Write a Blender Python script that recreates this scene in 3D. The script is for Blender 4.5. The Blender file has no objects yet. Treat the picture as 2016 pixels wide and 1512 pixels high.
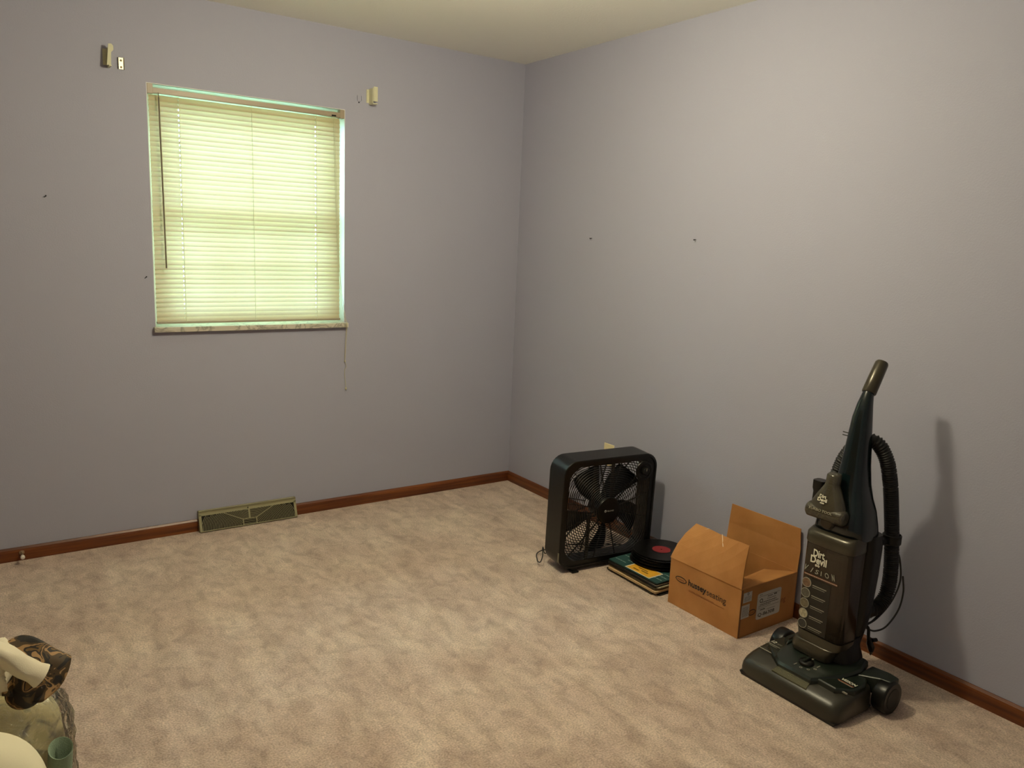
import bpy, bmesh, math, random
from mathutils import Vector, Matrix, noise
random.seed(7)
PI = math.pi
S = bpy.context.scene
COL = S.collection

# ------------------------------------------------------------------ camera
CAM_LOC = (-2.67258, -3.82953, 1.44430)
CAM_ROT = (1.392441, -0.041617, -0.601813)
FPX = 1539.47
cd = bpy.data.cameras.new('camera')
cam = bpy.data.objects.new('camera', cd)
COL.objects.link(cam)
cam.location = CAM_LOC
cam.rotation_mode = 'XYZ'
cam.rotation_euler = CAM_ROT
cd.sensor_fit = 'HORIZONTAL'
cd.sensor_width = 36.0
cd.lens = 36.0 * FPX / 2016.0
cd.clip_start = 0.02
S.camera = cam

# ------------------------------------------------------------------ world, lamp, exposure
w = bpy.data.worlds.new('daylight')
S.world = w
w.use_nodes = True
bg = w.node_tree.nodes['Background']
bg.inputs[0].default_value = (0.52, 0.84, 1.0, 1)
bg.inputs[1].default_value = 42.0
LAMP = (-1.42, -1.78, 2.22)
S.view_settings.view_transform = 'Standard'
S.view_settings.look = 'None'
S.view_settings.exposure = 0.0
S.view_settings.gamma = 1.0
S.view_settings.use_curve_mapping = False


# ------------------------------------------------------------------ materials
def lin(c):
    r = []
    for v in c[:3]:
        v = v / 255.0
        r.append(v / 12.92 if v <= 0.04045 else ((v + 0.055) / 1.055) ** 2.4)
    return (r[0], r[1], r[2], 1.0)


def new_mat(name):
    m = bpy.data.materials.new(name)
    m.use_nodes = True
    nt = m.node_tree
    return m, nt, nt.nodes['Principled BSDF']


def mat(name, rgb, rough=0.5, metal=0.0, coat=0.0, spec=0.5, bump=0.0, bscale=200.0, vary=0.0, vscale=8.0):
    m, nt, p = new_mat(name)
    c = lin(rgb)
    p.inputs['Base Color'].default_value = c
    p.inputs['Roughness'].default_value = rough
    p.inputs['Metallic'].default_value = metal
    p.inputs['Coat Weight'].default_value = coat
    p.inputs['Specular IOR Level'].default_value = spec
    N, L = nt.nodes, nt.links
    if bump or vary:
        tc = N.new('ShaderNodeTexCoord')
    if vary:
        n = N.new('ShaderNodeTexNoise')
        n.inputs['Scale'].default_value = vscale
        n.inputs['Detail'].default_value = 5
        L.new(tc.outputs['Object'], n.inputs['Vector'])
        mx = N.new('ShaderNodeMix')
        mx.data_type = 'RGBA'
        L.new(n.outputs['Fac'], mx.inputs['Factor'])
        mx.inputs[6].default_value = tuple(v * (1 - vary) for v in c[:3]) + (1,)
        mx.inputs[7].default_value = tuple(min(1, v * (1 + vary)) for v in c[:3]) + (1,)
        L.new(mx.outputs[2], p.inputs['Base Color'])
    if bump:
        n2 = N.new('ShaderNodeTexNoise')
        n2.inputs['Scale'].default_value = bscale
        n2.inputs['Detail'].default_value = 3
        L.new(tc.outputs['Object'], n2.inputs['Vector'])
        b = N.new('ShaderNodeBump')
        b.inputs['Strength'].default_value = bump
        b.inputs['Distance'].default_value = 0.002
        L.new(n2.outputs['Fac'], b.inputs['Height'])
        L.new(b.outputs['Normal'], p.inputs['Normal'])
    return m


def ramp(nt, stops, interp='LINEAR'):
    r = nt.nodes.new('ShaderNodeValToRGB')
    r.color_ramp.interpolation = interp
    e = r.color_ramp.elements
    e[0].position, e[0].color = stops[0][0], lin(stops[0][1])
    e[1].position, e[1].color = stops[-1][0], lin(stops[-1][1])
    for pos, c in stops[1:-1]:
        k = e.new(pos)
        k.color = lin(c)
    return r


M = {}
M['wall'] = mat('wall_paint', (166, 167, 184), 0.72, bump=0.25, bscale=160, spec=0.3)
M['ceiling'] = mat('ceiling_paint', (242, 242, 234), 0.85, bump=0.5, bscale=110, spec=0.2)
M['white_paint'] = mat('white_paint', (222, 224, 222), 0.5)
M['vinyl'] = mat('window_vinyl', (228, 230, 228), 0.4)
M['ivory'] = mat('ivory_plastic', (226, 214, 172), 0.4)
M['bracket'] = mat('cream_plastic', (206, 204, 172), 0.5, vary=0.06, vscale=60)
M['steel'] = mat('bright_steel', (200, 196, 180), 0.3, metal=1.0)
M['black'] = mat('black_plastic', (12, 12, 10), 0.34, spec=0.35)
M['black_soft'] = mat('black_rubber', (14, 13, 12), 0.55)
M['grille'] = mat('grille_black', (13, 13, 12), 0.38)
M['teal'] = mat('dark_teal_plastic', (9, 24, 26), 0.2, coat=0.3)
M['head_teal'] = mat('nozzle_green_plastic', (25, 32, 25), 0.32)
M['bronze'] = mat('bronze_grey_plastic', (68, 63, 51), 0.28, metal=0.35)
M['bumper'] = mat('bumper_grey_plastic', (48, 45, 35), 0.36)
M['greyprint'] = mat('grey_print', (150, 146, 130), 0.5)
M['whiteprint'] = mat('white_print', (226, 222, 202), 0.5)
M['redprint'] = mat('rust_print', (140, 78, 52), 0.5)
M['lcdpanel'] = mat('dark_label', (24, 22, 14), 0.4)
M['blackprint'] = mat('black_print', (34, 26, 20), 0.7)
M['brownprint'] = mat('brown_print', (118, 62, 34), 0.7)
M['label'] = mat('white_label', (196, 194, 188), 0.6, vary=0.03, vscale=50)
M['labeltext'] = mat('label_ink', (60, 58, 56), 0.7)
M['vent'] = mat('tan_enamel', (150, 145, 112), 0.4)
M['ventdark'] = mat('duct_dark', (26, 24, 18), 0.8)
M['dark'] = mat('dark_void', (8, 8, 7), 0.8)
M['rubberwhite'] = mat('white_rubber', (220, 214, 200), 0.6)
M['brass'] = mat('stopper_metal', (170, 150, 120), 0.35, metal=0.8)
M['vinyl_disc'] = mat('record_vinyl', (13, 12, 11), 0.28)
M['redlabel'] = mat('record_label', (140, 40, 46), 0.55)
M['yellowlabel'] = mat('yellow_label', (226, 168, 44), 0.55, vary=0.12, vscale=40)
M['tealsleeve'] = mat('teal_sleeve', (34, 70, 68), 0.5)
M['whitecloth'] = mat('white_cotton', (226, 216, 190), 0.85, bump=0.3, bscale=500)
M['pillow'] = mat('cream_cotton', (232, 224, 194), 0.9, bump=0.2, bscale=600)
M['towel'] = mat('pale_green_terry', (132, 150, 128), 0.95, bump=0.6, bscale=400)
M['tape'] = mat('torn_tape', (214, 190, 158), 0.4)
M['grass'] = mat('lawn', (140, 158, 120), 0.9, vary=0.3, vscale=3)
M['leaf'] = mat('hedge_leaves', (60, 96, 44), 0.8, vary=0.4, vscale=6)
M['siding'] = mat('pale_siding', (226, 222, 206), 0.7)


def mk_carpet():
    m, nt, p = new_mat('carpet_pile')
    N, L = nt.nodes, nt.links
    tc = N.new('ShaderNodeTexCoord')
    mp = N.new('ShaderNodeMapping')
    mp.inputs['Rotation'].default_value = (0, 0, 0.25)
    mp.inputs['Scale'].default_value = (1.5, 1.0, 1.0)
    L.new(tc.outputs['Object'], mp.inputs['Vector'])
    big = N.new('ShaderNodeTexNoise')
    big.inputs['Scale'].default_value = 3.4
    big.inputs['Detail'].default_value = 9
    big.inputs['Roughness'].default_value = 0.70
    big.inputs['Distortion'].default_value = 0.5
    L.new(mp.outputs[0], big.inputs['Vector'])
    r = ramp(nt, [(0.36, (220, 195, 177)), (0.47, (231, 207, 189)), (0.53, (238, 215, 196)), (0.64, (249, 227, 206))])  # mottling: shading of the pile direction put into the colour
    L.new(big.outputs['Fac'], r.inputs[0])
    # scattered foot and brush marks: shading of the leaning nap, painted as darker tone
    mid = N.new('ShaderNodeTexNoise')
    mid.inputs['Scale'].default_value = 13.0
    mid.inputs['Detail'].default_value = 6
    mid.inputs['Distortion'].default_value = 0.6
    L.new(mp.outputs[0], mid.inputs['Vector'])
    mr = ramp(nt, [(0.45, (255, 255, 255)), (0.66, (226, 223, 222))])
    L.new(mid.outputs['Fac'], mr.inputs[0])
    fine = N.new('ShaderNodeTexNoise')
    fine.inputs['Scale'].default_value = 170
    fine.inputs['Detail'].default_value = 3
    L.new(tc.outputs['Object'], fine.inputs['Vector'])
    fr = ramp(nt, [(0.28, (192, 189, 186)), (0.70, (255, 255, 255))])
    L.new(fine.outputs['Fac'], fr.inputs[0])

    # long vacuum head strokes: shading of the laid pile, painted into the colour
    mp2 = N.new('ShaderNodeMapping')
    mp2.inputs['Rotation'].default_value = (0, 0, 0.55)
    mp2.inputs['Scale'].default_value = (6.0, 1.1, 1.0)
    L.new(tc.outputs['Object'], mp2.inputs['Vector'])
    st = N.new('ShaderNodeTexNoise')
    st.inputs['Scale'].default_value = 2.2
    st.inputs['Detail'].default_value = 4
    st.inputs['Distortion'].default_value = 0.4
    L.new(mp2.outputs[0], st.inputs['Vector'])
    sr = ramp(nt, [(0.40, (236, 234, 232)), (0.52, (248, 247, 246)), (0.64, (255, 255, 255))])
    L.new(st.outputs['Fac'], sr.inputs[0])

    def mul(a, b):
        x = N.new('ShaderNodeMix')
        x.data_type = 'RGBA'
        x.blend_type = 'MULTIPLY'
        x.inputs['Factor'].default_value = 1
        L.new(a, x.inputs[6])
        L.new(b, x.inputs[7])
        return x.outputs[2]
    L.new(mul(mul(mul(r.outputs[0], mr.outputs[0]), fr.outputs[0]), sr.outputs[0]), p.inputs['Base Color'])
    p.inputs['Roughness'].default_value = 1.0
    p.inputs['Specular IOR Level'].default_value = 0.05
    p.inputs['Sheen Weight'].default_value = 0.25
    p.inputs['Sheen Roughness'].default_value = 0.6
    b = N.new('ShaderNodeBump')
    b.inputs['Strength'].default_value = 0.8
    b.inputs['Distance'].default_value = 0.006
    L.new(fine.outputs['Fac'], b.inputs['Height'])
    b2 = N.new('ShaderNodeBump')
    b2.inputs['Strength'].default_value = 0.18
    b2.inputs['Distance'].default_value = 0.02
    L.new(mid.outputs['Fac'], b2.inputs['Height'])
    L.new(b.outputs[0], b2.inputs['Normal'])
    L.new(b2.outputs[0], p.inputs['Normal'])
    return m


def mk_wood(axis):
    m, nt, p = new_mat('stained_wood_' + 'xy'[axis])
    N, L = nt.nodes, nt.links
    tc = N.new('ShaderNodeTexCoord')
    mp = N.new('ShaderNodeMapping')
    sc = [40.0, 40.0, 40.0]
    sc[axis] = 1.6
    mp.inputs['Scale'].default_value = sc
    L.new(tc.outputs['Object'], mp.inputs['Vector'])
    n = N.new('ShaderNodeTexNoise')
    n.inputs['Scale'].default_value = 1.5
    n.inputs['Detail'].default_value = 6
    L.new(mp.outputs[0], n.inputs['Vector'])
    r = ramp(nt, [(0.3, (68, 33, 14)), (0.52, (103, 54, 23)), (0.72, (132, 76, 33))])
    L.new(n.outputs['Fac'], r.inputs[0])
    L.new(r.outputs[0], p.inputs['Base Color'])
    p.inputs['Roughness'].default_value = 0.34
    return m


def mk_marble():
    m, nt, p = new_mat('veined_marble')
    N, L = nt.nodes, nt.links
    tc = N.new('ShaderNodeTexCoord')
    n = N.new('ShaderNodeTexNoise')
    n.inputs['Scale'].default_value = 9
    n.inputs['Detail'].default_value = 8
    n.inputs['Distortion'].default_value = 2.2
    L.new(tc.outputs['Object'], n.inputs['Vector'])
    r = ramp(nt, [(0.42, (206, 200, 184)), (0.5, (150, 146, 132)), (0.56, (204, 198, 180))])
    L.new(n.outputs['Fac'], r.inputs[0])
    L.new(r.outputs[0], p.inputs['Base Color'])
    p.inputs['Roughness'].default_value = 0.3
    return m


def mk_cardboard():
    m, nt, p = new_mat('corrugated_cardboard')
    N, L = nt.nodes, nt.links
    tc = N.new('ShaderNodeTexCoord')
    n = N.new('ShaderNodeTexNoise')
    n.inputs['Scale'].default_value = 7
    n.inputs['Detail'].default_value = 6
    L.new(tc.outputs['Object'], n.inputs['Vector'])
    r = ramp(nt, [(0.3, (164, 112, 62)), (0.7, (186, 132, 78))])
    L.new(n.outputs['Fac'], r.inputs[0])
    L.new(r.outputs[0], p.inputs['Base Color'])
    p.inputs['Roughness'].default_value = 0.75
    p.inputs['Specular IOR Level'].default_value = 0.25
    w_ = N.new('ShaderNodeTexWave')
    w_.inputs['Scale'].default_value = 60
    w_.bands_direction = 'Z'
    L.new(tc.outputs['Object'], w_.inputs['Vector'])
    b = N.new('ShaderNodeBump')
    b.inputs['Strength'].default_value = 0.08
    b.inputs['Distance'].default_value = 0.001
    L.new(w_.outputs['Fac'], b.inputs['Height'])
    L.new(b.outputs[0], p.inputs['Normal'])
    return m


def mk_slat():
    m, nt, p = new_mat('cream_blind_slat')
    N, L = nt.nodes, nt.links
    out = N['Material Output']
    p.inputs['Base Color'].default_value = lin((184, 168, 128))
    p.inputs['Roughness'].default_value = 0.45
    t = N.new('ShaderNodeBsdfTranslucent')
    t.inputs['Color'].default_value = (1.0, 0.86, 0.60, 1)
    mx = N.new('ShaderNodeMixShader')
    mx.inputs[0].default_value = 0.064
    L.new(p.outputs[0], mx.inputs[1])
    L.new(t.outputs[0], mx.inputs[2])
    L.new(mx.outputs[0], out.inputs[0])
    return m


def mk_clear(name, tint, gloss=0.08, rough=0.05, bump=0.0, bscale=20, base=None, bfac=0.0):
    m = bpy.data.materials.new(name)
    m.use_nodes = True
    nt = m.node_tree
    N, L = nt.nodes, nt.links
    N.remove(N['Principled BSDF'])
    out = N['Material Output']
    tr = N.new('ShaderNodeBsdfTransparent')
    tr.inputs[0].default_value = tint
    gl = N.new('ShaderNodeBsdfGlossy')
    gl.inputs['Roughness'].default_value = rough
    lw = N.new('ShaderNodeFresnel')
    lw.inputs[0].default_value = 1.28
    ad = N.new('ShaderNodeMath')
    ad.operation = 'ADD'
    ad.use_clamp = True
    ad.inputs[1].default_value = gloss
    L.new(lw.outputs[0], ad.inputs[0])
    mx = N.new('ShaderNodeMixShader')
    L.new(ad.outputs[0], mx.inputs[0])
    L.new(tr.outputs[0], mx.inputs[1])
    L.new(gl.outputs[0], mx.inputs[2])
    last = mx
    if base:
        df = N.new('ShaderNodeBsdfPrincipled')
        df.inputs['Base Color'].default_value = base
        df.inputs['Roughness'].default_value = 0.2
        m2 = N.new('ShaderNodeMixShader')
        m2.inputs[0].default_value = bfac
        L.new(mx.outputs[0], m2.inputs[1])
        L.new(df.outputs[0], m2.inputs[2])
        last = m2
    L.new(last.outputs[0], out.inputs[0])
    if bump:
        tc = N.new('ShaderNodeTexCoord')
        n = N.new('ShaderNodeTexNoise')
        n.inputs['Scale'].default_value = bscale
        n.inputs['Detail'].default_value = 3
        n.inputs['Distortion'].default_value = 1.5
        L.new(tc.outputs['Object'], n.inputs['Vector'])
        b = N.new('ShaderNodeBump')
        b.inputs['Strength'].default_value = bump
        b.inputs['Distance'].default_value = 0.02
        L.new(n.outputs['Fac'], b.inputs['Height'])
        L.new(b.outputs[0], gl.inputs['Normal'])
        L.new(b.outputs[0], lw.inputs['Normal'])
    return m


def mk_camo():
    m, nt, p = new_mat('camouflage_cloth')
    N, L = nt.nodes, nt.links
    tc = N.new('ShaderNodeTexCoord')
    n = N.new('ShaderNodeTexNoise')
    n.inputs['Scale'].default_value = 26
    n.inputs['Detail'].default_value = 2.0
    n.inputs['Distortion'].default_value = 1.0
    L.new(tc.outputs['Object'], n.inputs['Vector'])
    r = ramp(nt, [(0.0, (24, 20, 16)), (0.42, (70, 52, 28)), (0.50, (158, 124, 82)), (0.56, (38, 30, 22)), (0.62, (110, 84, 44)), (0.7, (24, 20, 16))], 'CONSTANT')
    L.new(n.outputs['Fac'], r.inputs[0])
    L.new(r.outputs[0], p.inputs['Base Color'])
    p.inputs['Roughness'].default_value = 0.7
    return m


def mk_mixcloth():
    m, nt, p = new_mat('faded_print_cloth')
    N, L = nt.nodes, nt.links
    tc = N.new('ShaderNodeTexCoord')
    n = N.new('ShaderNodeTexNoise')
    n.inputs['Scale'].default_value = 14
    n.inputs['Detail'].default_value = 3
    n.inputs['Distortion'].default_value = 1.2
    L.new(tc.outputs['Object'], n.inputs['Vector'])
    r = ramp(nt, [(0.30, (120, 116, 112)), (0.42, (190, 180, 146)), (0.62, (206, 192, 150)), (0.72, (140, 140, 128))])
    L.new(n.outputs['Fac'], r.inputs[0])
    L.new(r.outputs[0], p.inputs['Base Color'])
    p.inputs['Roughness'].default_value = 0.85
    return m


M['carpet'] = mk_carpet()
M['wood_x'] = mk_wood(0)
M['wood_y'] = mk_wood(1)
M['marble'] = mk_marble()
M['card'] = mk_cardboard()
M['slat'] = mk_slat()
M['glass'] = mk_clear('window_glass', (0.93, 0.97, 0.95, 1), 0.0, 0.0)
M['clearbag'] = mk_clear('clear_plastic_film', (0.94, 0.94, 0.90, 1), 0.10, 0.08, bump=1.0, bscale=18)
M['cup'] = mk_clear('smoked_bronze_plastic', (0.30, 0.24, 0.18, 1), 0.03, 0.16, base=lin((58, 47, 34)), bfac=0.62)
M['tool'] = mk_clear('smoked_grey_plastic', (0.50, 0.48, 0.42, 1), 0.05, 0.12, base=lin((104, 98, 82)), bfac=0.42)
M['lens'] = mk_clear('clear_window_plastic', (0.8, 0.8, 0.62, 1), 0.05, 0.1, base=lin((104, 100, 72)), bfac=0.6)
M['camo'] = mk_camo()
M['mixcloth'] = mk_mixcloth()


# ------------------------------------------------------------------ object helpers
def link(o, parent=None):
    COL.objects.link(o)
    if parent:
        o.parent = parent
    return o


def thing(name, label, cat, loc=(0, 0, 0), rz=0.0, group=None):
    o = bpy.data.objects.new(name, None)
    o.empty_display_size = 0.05
    o.location = loc
    o.rotation_euler = (0, 0, rz)
    o['label'] = label
    o['category'] = cat
    if group:
        o['group'] = group
    return link(o)


def tag(o, label, cat, group=None):
    o['label'] = label
    o['category'] = cat
    if group:
        o['group'] = group
    return o


def struct(o):
    o['kind'] = 'structure'
    return o


class MB:
    def __init__(self):
        self.bm = bmesh.new()

    def face(self, vs):
        try:
            return self.bm.faces.new(vs)
        except ValueError:
            return None

    def box(self, a, b, mtx=None):
        x0, y0, z0 = a
        x1, y1, z1 = b
        P = [(x0, y0, z0), (x1, y0, z0), (x1, y1, z0), (x0, y1, z0), (x0, y0, z1), (x1, y0, z1), (x1, y1, z1), (x0, y1, z1)]
        v = [self.bm.verts.new(mtx @ Vector(p) if mtx else p) for p in P]
        for f in ((3, 2, 1, 0), (4, 5, 6, 7), (0, 1, 5, 4), (1, 2, 6, 5), (2, 3, 7, 6), (3, 0, 4, 7)):
            self.face([v[i] for i in f])
        return self

    def prism(self, pts, t):
        """pts: list of 3-D points of a flat outline, t: offset vector"""
        t = Vector(t)
        a = [self.bm.verts.new(p) for p in pts]
        b = [self.bm.verts.new(Vector(p) + t) for p in pts]
        self.face(a[::-1])
        self.face(b)
        n = len(pts)
        for i in range(n):
            self.face([a[i], a[(i + 1) % n], b[(i + 1) % n], b[i]])
        return self

    def loft(self, rings, cap=True, closed=True, loop=False):
        R = [[self.bm.verts.new(p) for p in r] for r in rings]
        n = len(R[0])
        m = len(R)
        for k in range(m if loop else m - 1):
            A, B = R[k], R[(k + 1) % m]
            for i in range(n if closed else n - 1):
                j = (i + 1) % n
                self.face([A[i], A[j], B[j], B[i]])
        if cap and not loop:
            self.face(R[0][::-1])
            self.face(R[-1])
        return self

    def tube(self, path, r, seg=8, cap=True, loop=False):
        path = [Vector(p) for p in path]
        n = len(path)
        rings = []
        up = None
        for i, p in enumerate(path):
            a = path[(i - 1) % n] if (loop or i > 0) else path[i]
            b = path[(i + 1) % n] if (loop or i < n - 1) else path[i]
            d = (b - a)
            d = d.normalized() if d.length > 1e-9 else Vector((0, 0, 1))
            if up is None:
                up = Vector((0, 0, 1)) if abs(d.z) < 0.9 else Vector((1, 0, 0))
            s = d.cross(up)
            if s.length < 1e-6:
                s = d.orthogonal()
            s.normalize()
            up = s.cross(d).normalized()
            rr = r[i] if isinstance(r, (list, tuple)) else r
            rings.append([p + s * rr * math.cos(2 * PI * k / seg) + up * rr * math.sin(2 * PI * k / seg) for k in range(seg)])
        return self.loft(rings, cap=cap, loop=loop)

    def cyl(self, a, b, r, seg=24, r2=None):
        return self.tube([a, b], [r, r2 if r2 is not None else r], seg)

    def lathe(self, prof, c, axis='z', seg=32):
        """prof: list of (radius, height) along axis from centre c"""
        rings = []
        for r, h in prof:
            ring = []
            for k in range(seg):
                a = 2 * PI * k / seg
                u, v = r * math.cos(a), r * math.sin(a)
                if axis == 'z':
                    p = (c[0] + u, c[1] + v, c[2] + h)
                elif axis == 'y':
                    p = (c[0] + u, c[1] + h, c[2] + v)
                else:
                    p = (c[0] + h, c[1] + u, c[2] + v)
                ring.append(p)
            rings.append(ring)
        hollow = len(prof) == 4 and prof[0][0] == prof[-1][0] and prof[1][0] == prof[2][0]
        return self.loft(rings, loop=hollow)

    def build(self, name, m, parent=None, smooth=False, bevel=0.0, bseg=2, angle=35, normals=True):
        if normals:
            bmesh.ops.recalc_face_normals(self.bm, faces=self.bm.faces)
        me = bpy.data.meshes.new(name)
        self.bm.to_mesh(me)
        self.bm.free()
        me.materials.append(m)
        if smooth:
            me.shade_smooth()
            try:
                me.set_sharp_from_angle(angle=math.radians(angle))
            except Exception:
                pass
        o = bpy.data.objects.new(name, me)
        link(o, parent)
        if bevel:
            b = o.modifiers.new('bevel', 'BEVEL')
            b.width = bevel
            b.segments = bseg
            b.limit_method = 'ANGLE'
            b.angle_limit = math.radians(40)
            b.harden_normals = False
        return o


def sel(cx, cy, a, b, n=4.0, seg=40):
    """superellipse outline in 2-D"""
    r = []
    for k in range(seg):
        t = 2 * PI * k / seg
        c, s = math.cos(t), math.sin(t)
        r.append((cx + a * math.copysign(abs(c) ** (2 / n), c), cy + b * math.copysign(abs(s) ** (2 / n), s)))
    return r


def spline(pts, n=8):
    P = [Vector(p) for p in pts]
    P = [P[0] * 2 - P[1]] + P + [P[-1] * 2 - P[-2]]
    out = []
    for i in range(1, len(P) - 2):
        a, b, c, d = P[i - 1:i + 3]
        for k in range(n):
            t = k / n
            out.append(0.5 * ((2 * b) + (c - a) * t + (2 * a - 5 * b + 4 * c - d) * t * t + (3 * b - a - 3 * c + d) * t ** 3))
    out.append(P[-2])
    return out


def text(name, s, m, parent, loc, xdir, ydir, height, width=None, shear=0.0, thick=0.0006, bold=0.0, arc=None):
    """flat lettering as a mesh: loc is the lower left corner, xdir the reading direction"""
    cu = bpy.data.curves.new(name, 'FONT')
    cu.body = s
    cu.size = 1.0
    cu.shear = shear
    cu.offset = bold
    cu.resolution_u = 3
    cu.extrude = 0.0
    t = bpy.data.objects.new('t', cu)
    COL.objects.link(t)
    dg = bpy.context.evaluated_depsgraph_get()
    me = bpy.data.meshes.new_from_object(t.evaluated_get(dg))
    bpy.data.objects.remove(t)
    xs = [v.co.x for v in me.vertices]
    ys = [v.co.y for v in me.vertices]
    x0, x1, y0, y1 = min(xs), max(xs), min(ys), max(ys)
    X = Vector(xdir).normalized()
    Y = Vector(ydir).normalized()
    Z = X.cross(Y).normalized()
    sy = height / (y1 - y0)
    sx = (width / (x1 - x0)) if width else sy
    L0 = Vector(loc)
    for v in me.vertices:
        u = (v.co.x - x0) * sx
        q = (v.co.y - y0) * sy
        if arc:
            q += arc * (1 - (2 * u / ((x1 - x0) * sx) - 1) ** 2)
        v.co = L0 + X * u + Y * q + Z * thick
    me.name = name
    me.materials.clear()
    me.materials.append(m)
    o = bpy.data.objects.new(name, me)
    return link(o, parent)


def ncopy(root, loc=None, rot=None):
    r = root.copy()
    COL.objects.link(r)
    if loc is not None:
        r.location = loc
    if rot is not None:
        r.rotation_euler = rot
    for ch in list(root.children):
        c = ch.copy()
        COL.objects.link(c)
        c.parent = r
    return r


# ================================================================== THE ROOM
XW, XE, YS, YN, H = -3.45, 0.0, -4.6, 0.0, 2.44
WX0, WX1, WZ0, WZ1 = -1.988, -1.078, 1.000, 2.061     # window opening
T = 0.20

b = MB()
b.box((XW - T, YS - T, -0.1), (XE + T, YN + T, 0))
struct(b.build('floor', M['carpet']))
b = MB()
b.box((XW - T, YS - T, H), (XE + T, YN + T, H + 0.1))
struct(b.build('ceiling', M['ceiling']))
b = MB()
b.box((XW - T, 0, 0), (WX0, T, H))
b.box((WX1, 0, 0), (XE, T, H))
b.box((WX0, 0, 0), (WX1, T, WZ0))
b.box((WX0, 0, WZ1), (WX1, T, H))
struct(b.build('wall_back', M['wall']))
struct(MB().box((XE, YS - T, 0), (XE + T, YN + T, H)).build('wall_right', M['wall']))
struct(MB().box((XW - T, YS - T, 0), (XW, YN, H)).build('wall_left', M['wall']))
struct(MB().box((XW, YS - T, 0), (XE, YS, H)).build('wall_front', M['wall']))

# baseboards: stained ranch profile
BH = 0.059


def base_prof(d):
    return [(0, 0), (d, 0), (d, BH * 0.72), (d * 0.8, BH * 0.86), (d * 0.35, BH), (0, BH)]


def baseboard(name, p0, p1, nrm, m):
    n = Vector(nrm)
    A = [Vector(p0) + n * u + Vector((0, 0, z)) for u, z in base_prof(0.012)]
    o = MB().prism(A, Vector(p1) - Vector(p0)).build(name, m)
    return struct(o)


VX0, VX1 = -1.832, -1.352     # floor register on the back wall
baseboard('baseboard_back', (XW, 0, 0), (VX0 + 0.002, 0, 0), (0, -1, 0), M['wood_x'])
baseboard('trim_1', (VX1 - 0.002, 0, 0), (0, 0, 0), (0, -1, 0), M['wood_x'])
baseboard('baseboard_right', (0, -0.001, 0), (0, YS, 0), (-1, 0, 0), M['wood_y'])
cw = MB()  # unseen dark closet doors, added to cut bounce onto the back wall's left
for k in range(4):
    y1 = -0.35 - k * 0.56
    cw.box((XW, y1 - 0.55, 0.02), (XW + 0.03, y1, 2.05))
struct(cw.build('added_dark_doors', M['wood_y'], bevel=0.004))
baseboard('baseboard_left', (XW, -2.62, 0), (XW, YS, 0), (1, 0, 0), M['wood_y'])

# ------------------------------------------------------------------ window
win = bpy.data.objects.new('window_1', None)
link(win)
struct(win)
yo, yi = 0.160, 0.095
f = MB()
fr = 0.032
f.box((WX0, yi, WZ0), (WX0 + fr, yo, WZ1))
f.box((WX1 - fr, yi, WZ0), (WX1, yo, WZ1))
f.box((WX0 + fr, yi, WZ1 - fr), (WX1 - fr, yo, WZ1))
f.box((WX0 + fr, yi, WZ0), (WX1 - fr, yo, WZ0 + fr))
f.build('window_frame', M['vinyl'], win)
zm = (WZ0 + WZ1) / 2 + 0.0
for nm, z0, z1, y0, y1 in (('upper_sash', zm - 0.022, WZ1 - fr, 0.130, 0.150), ('lower_sash', WZ0 + fr, zm + 0.022, 0.104, 0.125)):
    s = MB()
    x0, x1, q = WX0 + fr, WX1 - fr, 0.042
    s.box((x0, y0, z0), (x0 + q, y1, z1))
    s.box((x1 - q, y0, z0), (x1, y1, z1))
    s.box((x0 + q, y0, z0), (x1 - q, y1, z0 + q))
    s.box((x0 + q, y0, z1 - q), (x1 - q, y1, z1))
    if nm == 'lower_sash':       # muntin grid of the lower sash
        for k in (1, 2):
            xx = x0 + q + (x1 - x0 - 2 * q) * k / 3
            s.box((xx - 0.009, y0 + 0.006, z0 + q), (xx + 0.009, y1 - 0.006, z1 - q))
        zz = (z0 + z1) / 2
        s.box((x0 + q, y0 + 0.006, zz - 0.009), (x1 - q, y1 - 0.006, zz + 0.009))
    so = s.build(nm, M['vinyl'], win)
    g = MB().box((x0 + q, (y0 + y1) / 2 - 0.002, z0 + q), (x1 - q, (y0 + y1) / 2 + 0.002, z1 - q)).build('pane', M['glass'], so)
# thin painted lining of the reveal
lr = MB()
lr.box((WX0, 0.001, WZ0), (WX0 + 0.003, yi, WZ1))
lr.box((WX1 - 0.003, 0.001, WZ0), (WX1, yi, WZ1))
lr.box((WX0 + 0.003, 0.001, WZ1 - 0.003), (WX1 - 0.003, yi, WZ1))
lr.build('reveal_lining', M['white_paint'], win)
sill = MB().box((WX0 - 0.008, -0.026, WZ0 - 0.021), (WX1 + 0.012, 0.0, WZ0 + 0.002))
sill.box((WX0, 0.0, WZ0 - 0.0), (WX1, yi, WZ0 + 0.002))
sill.build('window_sill', M['marble'], win, bevel=0.002)

# outside: unseen lawn, made pale to throw more daylight up through the blind
struct(MB().box((-14, 0.3, -0.9), (12, 26, -0.8)).build('outside_lawn', M['grass']))['label'] = 'lawn outside the window'

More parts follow.
